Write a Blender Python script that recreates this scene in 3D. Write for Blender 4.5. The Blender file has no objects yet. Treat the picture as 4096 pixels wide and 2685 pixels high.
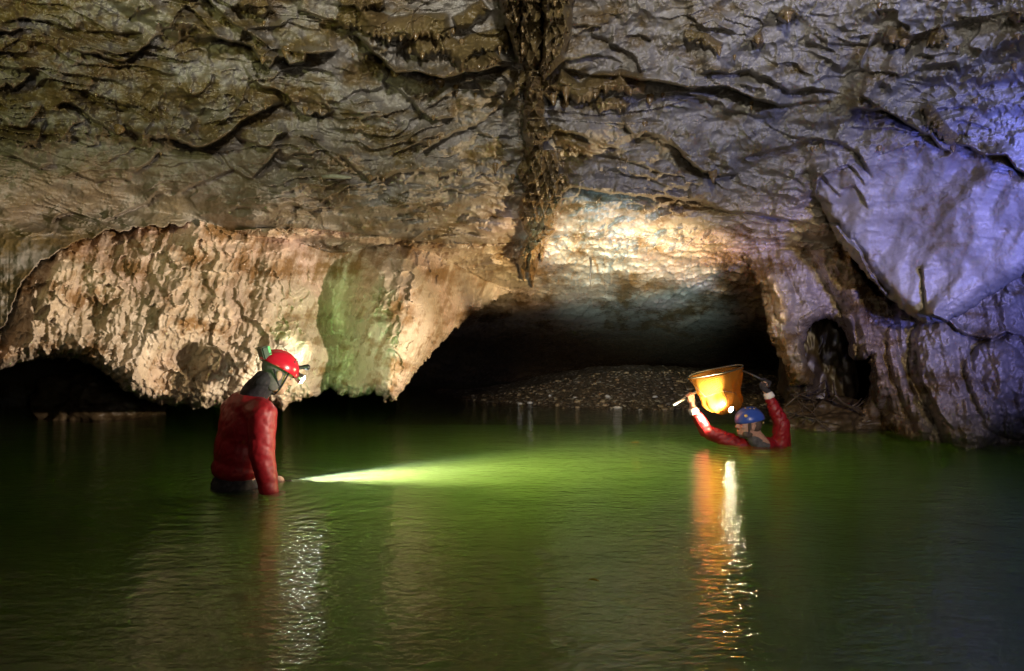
import bpy, bmesh, math, random
import numpy as np
from mathutils import Vector, Matrix

random.seed(7)
C = bpy.context.scene.collection
SC = bpy.context.scene
R = math.radians

# ------------------------------------------------------------------ camera
# the camera stands 1 m above the water, level, looking along +Y
CX, CY, F = 512.0, 335.6, 682.5          # in a 1024 x 671 frame
cam_d = bpy.data.cameras.new('camera')
cam_d.sensor_width = 36.0
cam_d.lens = 24.0
cam_d.clip_start = 0.05
cam_d.clip_end = 200
cam = bpy.data.objects.new('camera', cam_d)
cam.location = (0, 0, 1.0)
cam.rotation_euler = (R(90), 0, 0)
C.objects.link(cam)
SC.camera = cam

# ------------------------------------------------------------------ world: underground, no daylight
w = bpy.data.worlds.new('World')
SC.world = w
w.use_nodes = True
w.node_tree.nodes['Background'].inputs[0].default_value = (0.010, 0.011, 0.014, 1)
w.node_tree.nodes['Background'].inputs[1].default_value = 0.12
SC.view_settings.view_transform = 'Standard'
SC.view_settings.look = 'None'
SC.view_settings.exposure = 0.0
SC.view_settings.gamma = 1.0
SC.cycles.use_denoising = True
SC.cycles.max_bounces = 10
SC.cycles.diffuse_bounces = 3
SC.cycles.volume_bounces = 6
SC.cycles.transparent_max_bounces = 12
SC.cycles.caustics_reflective = False
SC.cycles.caustics_refractive = False
SC.cycles.sample_clamp_indirect = 25.0


def P(px, py, Y):
    """point seen at pixel (px, py) of the 4096 x 2685 photograph, Y metres away"""
    return Vector(((px / 4 - CX) / F * Y, Y, 1.0 + (CY - py / 4) / F * Y))


def spot(name, loc, target, watts, col, angle, blend=0.6, radius=0.03):
    d = bpy.data.lights.new(name, 'SPOT')
    d.energy = watts
    d.color = col
    d.spot_size = R(angle)
    d.spot_blend = blend
    d.shadow_soft_size = radius
    o = bpy.data.objects.new(name, d)
    o.location = loc
    o.rotation_euler = (Vector(target) - Vector(loc)).to_track_quat('-Z', 'Y').to_euler()
    C.objects.link(o)
    return o


# ------------------------------------------------------------------ lamps and added fill lights
# photographer's lamp, held high beside the camera, a wide flat beam on the ceiling
KEY = spot('camera_lamp', (0.25, 0.25, 2.25), (-0.1, 4.6, 3.15), 500, (1.0, 0.94, 0.86), 48, 1.0, 0.05)
KEY.scale = (2.6, 1.0, 1.0)
# helpers' lamps outside the frame: violet on the right, olive on the left
spot('violet_lamp', (2.7, 1.5, 0.8), (3.7, 4.8, 1.9), 1150, (0.16, 0.19, 1.0), 54, 1.0, 0.08)
spot('violet_lamp', (2.4, 0.3, 1.9), (2.5, 4.2, 2.55), 420, (0.42, 0.46, 1.0), 70, 1.0, 0.08)  # second violet light, added to spread the violet over the ceiling
spot('fill_light', (0.4, -0.2, 1.04), (0.9, 7, 0.9), 85, (1.0, 0.88, 0.70), 112, 1.0, 0.08)  # unseen weak fill, added to lift the whole scene a little
spot('pillar_fill', (1.8, 0.3, 1.3), (2.85, 7.0, 1.05), 620, (1.0, 0.80, 0.48), 36, 1.0, 0.06)  # unseen tan fill, added to brighten the pillar
spot('bank_fill', (-1.0, 0.2, 1.6), (1.0, 9.4, 0.15), 950, (1.0, 0.90, 0.72), 24, 1.0, 0.05)  # unseen fill, added to brighten the gravel bank
spot('olive_lamp', (-1.9, 0.5, 1.9), (-2.2, 4.0, 3.0), 190, (0.86, 0.86, 0.36), 74, 1.0, 0.06)
# unseen warm lights added on the right for the left wall and under the arch
WARM = spot('warm_fill', (3.6, 2.6, 0.75), (-1.75, 4.75, 0.98), 1900, (1.0, 0.80, 0.63), 27, 0.7, 0.03)
WARM.scale = (1.45, 0.85, 1.0)
ARCH = spot('arch_fill', (3.0, 2.2, 0.35), (0.9, 7.4, 1.78), 2600, (1.0, 0.70, 0.32), 17, 0.9, 0.04)
ARCH.scale = (2.0, 1.0, 1.0)
spot('cool_fill', (-0.8, 0.3, 0.8), (1.25, 7.8, 1.60), 4600, (0.55, 0.88, 1.0), 18, 1.0, 0.04)  # unseen cool fill, added for the blue-green tone under the arch
# unseen green fill added low by the camera for the left wall's hollow
spot('green_fill', (-0.3, 0.4, 0.35), (-1.47, 6.0, 1.0), 620, (0.42, 1.0, 0.24), 15, 1.0, 0.05)
# head lamp of the person in blue helmet: up and left
BL = P(2915, 1640, 6.10)
spot('headlamp_light', BL, P(2300, 1480, 6.35), 360, (1.0, 0.74, 0.42), 150, 0.5, 0.02)
# head lamp of the person in red helmet: down and right
RL = P(1203, 1512, 4.60)
spot('headlamp_light', RL, P(1290, 1620, 5.3), 40, (0.95, 1.0, 0.80), 150, 0.6, 0.02)
# dive torch held under water
TL = P(1172, 1912, 4.78)
TL.z = -0.05
spot('torch_light', TL, (0.25, 6.25, -0.22), 1900, (0.50, 0.70, 1.0), 5, 1.0, 0.012)
spot('torch_light', TL + Vector((0.01, 0.008, 0)), (0.2, 6.2, -0.25), 480, (0.62, 0.86, 1.0), 20, 1.0, 0.015)
spot('torch_light', TL + Vector((0.02, 0.015, -0.01)), (0.0, 5.5, -0.34), 2900, (1.0, 0.97, 0.55), 40, 1.0, 0.02)


# ================================================================== noise
def _h(ix, iy, s):
    n = (ix.astype(np.int64) * 374761393 + iy.astype(np.int64) * 668265263 + s * 974711) & 0x7fffffff
    n = ((n ^ (n >> 13)) * 1274126177) & 0x7fffffff
    return ((n ^ (n >> 16)) & 0xffff) / 65535.0


def perlin(x, y, s=0):
    ix, iy = np.floor(x), np.floor(y)
    fx, fy = x - ix, y - iy
    ux, uy = fx * fx * fx * (fx * (fx * 6 - 15) + 10), fy * fy * fy * (fy * (fy * 6 - 15) + 10)

    def g(dx, dy):
        a = _h(ix + dx, iy + dy, s) * 2 * np.pi
        return np.cos(a) * (fx - dx) + np.sin(a) * (fy - dy)
    a = g(0, 0) * (1 - ux) + g(1, 0) * ux
    b = g(0, 1) * (1 - ux) + g(1, 1) * ux
    return (a * (1 - uy) + b * uy) * 1.5


def fbm(x, y, o=4, s=0, gain=0.5):
    t, a = 0, 1.0
    for k in range(o):
        t = t + a * perlin(x, y, s + k * 17)
        x, y, a = x * 2.03 + 3.1, y * 2.03 + 1.7, a * gain
    return t


def worley(x, y, s=0):
    ix, iy = np.floor(x), np.floor(y)
    f1 = np.full(x.shape, 9.0)
    f2 = np.full(x.shape, 9.0)
    for dx in (-1, 0, 1):
        for dy in (-1, 0, 1):
            cx = ix + dx + 0.15 + 0.7 * _h(ix + dx, iy + dy, s)
            cy = iy + dy + 0.15 + 0.7 * _h(ix + dx, iy + dy, s + 5)
            d = np.hypot(x - cx, y - cy)
            f2 = np.minimum(f2, np.maximum(f1, d))
            f1 = np.minimum(f1, d)
    return f1, f2


def shingle(x, y, ax, ay, s=0):
    """overlapping scales: every cell is a dished plate tilted along (ax, ay)"""
    ix, iy = np.floor(x), np.floor(y)
    best = np.full(x.shape, 9.0)
    hx = np.zeros(x.shape)
    hy = np.zeros(x.shape)
    for dx in (-1, 0, 1):
        for dy in (-1, 0, 1):
            ex = x - (ix + dx + 0.1 + 0.8 * _h(ix + dx, iy + dy, s))
            ey = y - (iy + dy + 0.1 + 0.8 * _h(ix + dx, iy + dy, s + 5))
            d = ex * ex + ey * ey
            m = d < best
            best = np.where(m, d, best)
            hx = np.where(m, ex, hx)
            hy = np.where(m, ey, hy)
    return ax * hx + ay * hy + 0.8 * best


def sm(a, b, x):
    t = np.clip((x - a) / (b - a), 0, 1)
    return t * t * (3 - 2 * t)


# ================================================================== the cave shell
STEP = 0.8


def axis(a, lo, hi, b, far):
    l = [lo]
    s = STEP
    while l[-1] > a:
        s = min(s * 1.12, far)
        l.append(l[-1] - s)
    h = [hi]
    s = STEP
    while h[-1] < b:
        s = min(s * 1.12, far)
        h.append(h[-1] + s)
    return np.concatenate([l[:0:-1], np.arange(lo, hi, STEP), h])


AU = axis(-420, -24, 1048, 1500, 9)
AV = axis(-620, -20, 470, 500, 9)
U, V = np.meshgrid(AU, AV)
SH = U.shape


def surface(pts):
    """thin-plate surface through (u, v, distance) control points, in 1/distance"""
    p = np.array(pts, float)
    n = len(p)
    x, y = p[:, 0] / 300, p[:, 1] / 300
    d2 = (x[:, None] - x) ** 2 + (y[:, None] - y) ** 2
    K = 0.5 * d2 * np.log(d2 + 1e-9) + 1e-4 * np.eye(n)
    Q = np.c_[np.ones(n), x, y]
    A = np.block([[K, Q], [Q.T, np.zeros((3, 3))]])
    c = np.linalg.solve(A, np.r_[1 / p[:, 2], 0, 0, 0])
    gu, gv = AU[::4], AV[::4]
    gu, gv = np.r_[gu, AU[-1]], np.r_[gv, AV[-1]]
    XX, YY = np.meshgrid(gu / 300, gv / 300)
    o = c[n] + c[n + 1] * XX + c[n + 2] * YY
    for k in range(n):
        r = (XX - x[k]) ** 2 + (YY - y[k]) ** 2
        o += c[k] * 0.5 * r * np.log(r + 1e-9)
    t = np.stack([np.interp(AU, gu, row) for row in o])
    t = np.stack([np.interp(AV, gv, t[:, k]) for k in range(t.shape[1])], 1)
    return 1 / np.clip(t, 1 / 22.0, 1 / 1.0)


def inside(poly, x, y):
    r = np.zeros(x.shape, bool)
    n = len(poly)
    for k in range(n):
        (x0, y0), (x1, y1) = poly[k], poly[(k + 1) % n]
        if y0 == y1:
            continue
        c = ((y0 <= y) & (y < y1)) | ((y1 <= y) & (y < y0))
        r ^= c & (x < (x1 - x0) * (y - y0) / (y1 - y0) + x0)
    return r


def linedist(pts, x, y):
    """distance, signed side (+ below a line drawn left to right) and 0..1 position"""
    best = np.full(x.shape, 1e9)
    side = np.zeros(x.shape)
    pos = np.zeros(x.shape)
    seg = np.hypot(*np.diff(np.array(pts, float), axis=0).T)
    cum = np.r_[0, np.cumsum(seg)]
    for k in range(len(pts) - 1):
        (x0, y0), (x1, y1) = pts[k], pts[k + 1]
        dx, dy = x1 - x0, y1 - y0
        L = dx * dx + dy * dy + 1e-9
        t = np.clip(((x - x0) * dx + (y - y0) * dy) / L, 0, 1)
        d = np.hypot(x - x0 - t * dx, y - y0 - t * dy)
        m = d < best
        best = np.where(m, d, best)
        side = np.where(m, np.sign(dx * (y - y0) - dy * (x - x0)), side)
        pos = np.where(m, (cum[k] + t * seg[k]) / cum[-1], pos)
    return best, side, pos


# base of the ceiling, the arch and the far cave behind it
rows = {-600: (1.4, 1.6, 1.7, 1.7, 1.7, 1.6, 1.4), -250: (2.2, 2.5, 2.7, 2.8, 2.7, 2.4, 2.0),
        0: (2.7, 3.3, 3.7, 3.8, 3.8, 3.3, 2.5), 60: (2.9, 3.6, 4.0, 4.2, 4.2, 3.7, 2.7),
        120: (3.0, 3.8, 4.3, 4.7, 4.7, 4.1, 2.9), 180: (3.1, 3.9, 4.6, 5.3, 5.4, 4.6, 3.0)}
pa = [(u, v, d) for v, r in rows.items() for u, d in zip((-350, 0, 256, 512, 768, 1024, 1400), r)]
pa += [(-350, 225, 3.2), (0, 222, 4.1), (256, 222, 4.9), (400, 225, 5.5), (512, 225, 6.0), (640, 228, 6.2), (768, 225, 6.2),
       (256, 262, 6.4), (400, 262, 6.9), (512, 262, 7.2), (640, 265, 7.3), (768, 265, 7.1), (512, 292, 8.6), (640, 295, 8.7),
       (760, 300, 8.2), (512, 322, 11.0), (690, 325, 11.0), (800, 322, 8.8), (256, 320, 8.5), (0, 300, 6.5), (0, 360, 9.0),
       (256, 360, 10.5), (512, 360, 16.5), (640, 345, 15.5), (768, 360, 15), (1024, 360, 9.5), (1400, 300, 4), (-350, 360, 5), (1024, 250, 6.5),
       (0, 420, 9.3), (256, 420, 11), (512, 420, 19), (768, 420, 18), (1024, 420, 10), (0, 500, 9.5), (512, 500, 19), (1024, 500, 10),
       (1400, 500, 5), (-350, 500, 5.5)]
DA = surface(pa)

# the overhanging wall on the left
pl = [(-350, 200, 3.0), (-350, 420, 3.2), (-100, 250, 3.5), (0, 250, 3.9), (0, 370, 3.95), (60, 300, 4.1), (100, 360, 4.15), (150, 245, 4.6),
      (150, 400, 4.45), (220, 240, 5.0), (220, 300, 4.8), (220, 400, 4.95), (290, 235, 5.6), (290, 300, 5.25), (310, 345, 5.1),
      (312, 400, 5.25), (338, 290, 6.15), (338, 330, 6.1), (333, 380, 5.95), (340, 250, 6.2), (385, 265, 5.75), (400, 350, 5.35),
      (375, 390, 5.45), (395, 400, 5.5), (372, 320, 5.45), (440, 290, 6.5), (440, 340, 6.4), (450, 260, 7.0), (500, 280, 8.3), (540, 270, 9.0),
      (100, 200, 4.7), (250, 200, 5.6), (380, 215, 6.6), (-350, 100, 3.2), (0, 180, 4.4), (480, 230, 7.5)]
DL = surface(pl)
sil_L = [(-1700, 1450), (-400, 1470), (0, 1478), (60, 1462), (150, 1436), (230, 1434), (330, 1442), (420, 1490), (500, 1560), (560, 1592), (640, 1622),
         (740, 1618), (800, 1638), (860, 1630), (960, 1610), (1090, 1622), (1130, 1640), (1180, 1602), (1260, 1590), (1300, 1556), (1330, 1552),
         (1350, 1582), (1430, 1590), (1500, 1570), (1540, 1604), (1580, 1600), (1612, 1560), (1700, 1440), (1800, 1340), (1870, 1270), (1960, 1215)]
sil_L = [(a / 4, b / 4) for a, b in sil_L]
poly_L = sil_L + [(520, 285), (545, 270), (540, 150), (-425, 100)]

# right side: the hanging rock, the pillar and the wall that runs down to the water
pr = [(735, 215, 7.4), (755, 240, 6.9), (775, 330, 6.5), (800, 380, 6.6), (850, 330, 6.9), (870, 400, 7.3), (860, 430, 7.6), (900, 430, 7.2), (930, 441, 6.45),
      (1024, 441, 6.4), (1024, 340, 5.9), (960, 345, 6.1), (860, 250, 6.3), (885, 300, 6.4), (1150, 440, 5.8), (1150, 300, 5.0), (800, 300, 6.6),
      (762, 285, 6.7), (905, 380, 6.75), (840, 480, 7.4), (1024, 500, 6.2), (1400, 450, 4.5), (1400, 250, 4.0), (790, 200, 6.9), (960, 200, 6.0), (1020, 395, 6.05)]
DR = surface(pr)
sil_R = [(2990, 1060), (3020, 1120), (3045, 1180), (3060, 1240), (3075, 1330), (3090, 1376), (3120, 1420), (3140, 1480), (3152, 1530), (3166, 1547), (3215, 1538),
         (3250, 1542), (3264, 1512), (3236, 1470), (3216, 1400), (3224, 1332), (3258, 1285), (3320, 1276), (3366, 1308), (3388, 1360), (3398, 1436),
         (3430, 1446), (3462, 1440), (3474, 1424), (3482, 1500), (3474, 1596), (3425, 1636), (3404, 1690), (3400, 1980)]
sil_R = [(a / 4, b / 4) for a, b in sil_R]
poly_R = sil_R + [(850, 520), (1510, 520), (1510, 150), (730, 180), (735, 250)]

# the pale bulge that hangs from the ceiling on the right
pd = [(830, 200, 5.3), (880, 240, 5.2), (925, 320, 5.05), (960, 250, 4.75), (1024, 180, 4.15), (1024, 270, 4.6), (1120, 250, 3.9), (900, 150, 4.75),
      (850, 265, 5.3), (1400, 100, 2.8), (1024, 100, 4.2), (930, 200, 4.75), (890, 290, 5.2), (800, 150, 5.3)]
DD = surface(pd)
sil_D = [(800, 150), (815, 195), (838, 240), (862, 270), (890, 300), (912, 316), (926, 324), (945, 321), (962, 314), (975, 306), (985, 297), (1008, 285), (1040, 262), (1150, 200), (1500, 120)]
poly_D = sil_D + [(1510, -60), (900, -60)]


def layer(depth, poly, sil, r, bulge, jag, seed):
    x = U + jag * fbm(U / 9, V / 9, 3, seed)
    y = V + jag * fbm(U / 9, V / 9, 3, seed + 40)
    m = inside(poly, x, y)
    d, _, _ = linedist(sil, x, y)
    k = np.clip(1 - d / r, 0, 1)
    return np.where(m, depth + bulge * (1 - np.sqrt(np.clip(1 - k * k, 0, 1))), 1e3), d


def smin(a, b, k):
    h = np.clip(0.5 + 0.5 * (b - a) / k, 0, 1)
    return np.where(b > 100, a, np.where(a > 100, b, b * (1 - h) + a * h - k * h * (1 - h)))


LL, dL = layer(DL, poly_L, sil_L, 16, 0.45, 2.6, 3)
LR, dR = layer(DR, poly_R, sil_R, 10, 0.40, 2.2, 5)
LD, dD = layer(DD, poly_D, sil_D, 15, 0.35, 1.5, 8)
BASE = smin(DA, LL, 0.10)
BASE = smin(BASE, LR, 0.10)
BASE = smin(BASE, LD, 0.50)
stack = np.stack([DA, LL, LR, LD])
WHO = np.argmin(stack, 0)                  # 0 ceiling / arch, 1 left, 2 right, 3 pale bulge
is_arch = (WHO == 0) & (U > 210) & (V > 236 + 8 * np.sin(U / 60.0)) & (U > 150)
OFF = np.zeros(SH)
CURVE = [(-60, 420), (-6, 352), (6, 320), (20, 285), (44, 260), (72, 243), (110, 231), (155, 226), (200, 224)]
dc, sc, tc_ = linedist(CURVE, U + 3 * fbm(U / 14, V / 14, 3, 101), V + 3 * fbm(U / 14, V / 14, 3, 102))
WHO = np.where((WHO == 1) & (dc * sc < 0) & (U < 200), 0, WHO)
OFF += np.where((U < 215) & (WHO != 2), np.where(sc > 0, .22 * np.exp(-dc / 16), -.10 * np.exp(-dc / 22)) * sm(210, 150, U), 0)
MUD_SHADE = np.zeros(SH)
CREAM = np.zeros(SH)
COL = np.zeros(SH, bool)
wx = fbm(U / 22, V / 22, 4, 71)
wy = fbm(U / 22, V / 22, 4, 93)


def conv(reg, pts):
    if reg == 0:
        return [(a / 4, b / 4) for a, b in pts]
    x0 = {1: 0.0, 2: 337.5, 3: 675.0}[reg]
    return [(x0 + a * 0.1474, b * 0.1474) for a, b in pts]


def window(pts, pad):
    p = np.array(pts)
    a, b = np.searchsorted(AU, (p[:, 0].min() - pad, p[:, 0].max() + pad))
    c, d = np.searchsorted(AV, (p[:, 1].min() - pad, p[:, 1].max() + pad))
    return slice(c, d), slice(a, b)


def ledge(reg, pts, amp, width, jag=3.0, mud=0.0):
    """rock swells towards the viewer down to the line, then steps back: a ledge with its undercut"""
    pts = conv(reg, pts)
    wd = window(pts, width * 4 + 12)
    x, y = U[wd] + jag * wx[wd], V[wd] + jag * wy[wd]
    d, sd, t = linedist(pts, x, y)
    s = d * sd
    taper = sm(0, 0.12, t) * sm(0, 0.12, 1 - t)
    taper = taper * (0.65 + 0.5 * np.clip(wy[wd] + 0.5, 0, 1))
    g = 1 / (1 + np.exp(-np.clip(s / 0.45, -30, 30)))
    end = np.where((t <= 0) | (t >= 1), np.exp(-d / 3.0), 1)
    OFF[wd] += 1.15 * taper * end * amp * ((1 - g) * -np.exp(np.minimum(s, 0) / width) + g * 0.75 * np.exp(-np.maximum(s, 0) / (0.30 * width)))
    if mud:
        MUD_SHADE[wd] = np.maximum(MUD_SHADE[wd], mud * np.exp(np.minimum(s, 0) / (width * 1.3)) * (1 - g) * taper)


def roll(reg, pts, amp, thick, drip=4.0, mud=1.0):
    """a muddy rounded ridge above the line, with a dripping lower hem"""
    pts = conv(reg, pts)
    wd = window(pts, thick * 2 + 16)
    hem = drip * np.abs(perlin(U[wd] / 7.0, V[wd] * 0 + 3.3, int(thick * 7))) * 1.7
    x, y = U[wd] + 1.5 * wx[wd], V[wd] + 1.5 * wy[wd]
    d, sd, t = linedist(pts, x, y)
    s = d * sd
    s = s - hem * sm(-0.45 * thick, 0, s)
    taper = sm(0, 0.08, t) * sm(0, 0.08, 1 - t)
    k = np.clip((s + thick * 0.42) / (thick * 0.58), -1, 1)
    k = np.where(s < -thick * 0.42, (s + thick * 0.42) / (thick * 0.9), (s + thick * 0.42) / (thick * 0.42))
    body = np.sqrt(np.clip(1 - k * k, 0, 1)) * taper
    step = (s > 0) * np.exp(-np.maximum(s, 0) / (0.7 * thick)) * taper
    OFF[wd] += -amp * body + 0.35 * amp * step
    MUD_SHADE[wd] = np.maximum(MUD_SHADE[wd], mud * sm(0.0, 0.35, body))


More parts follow.
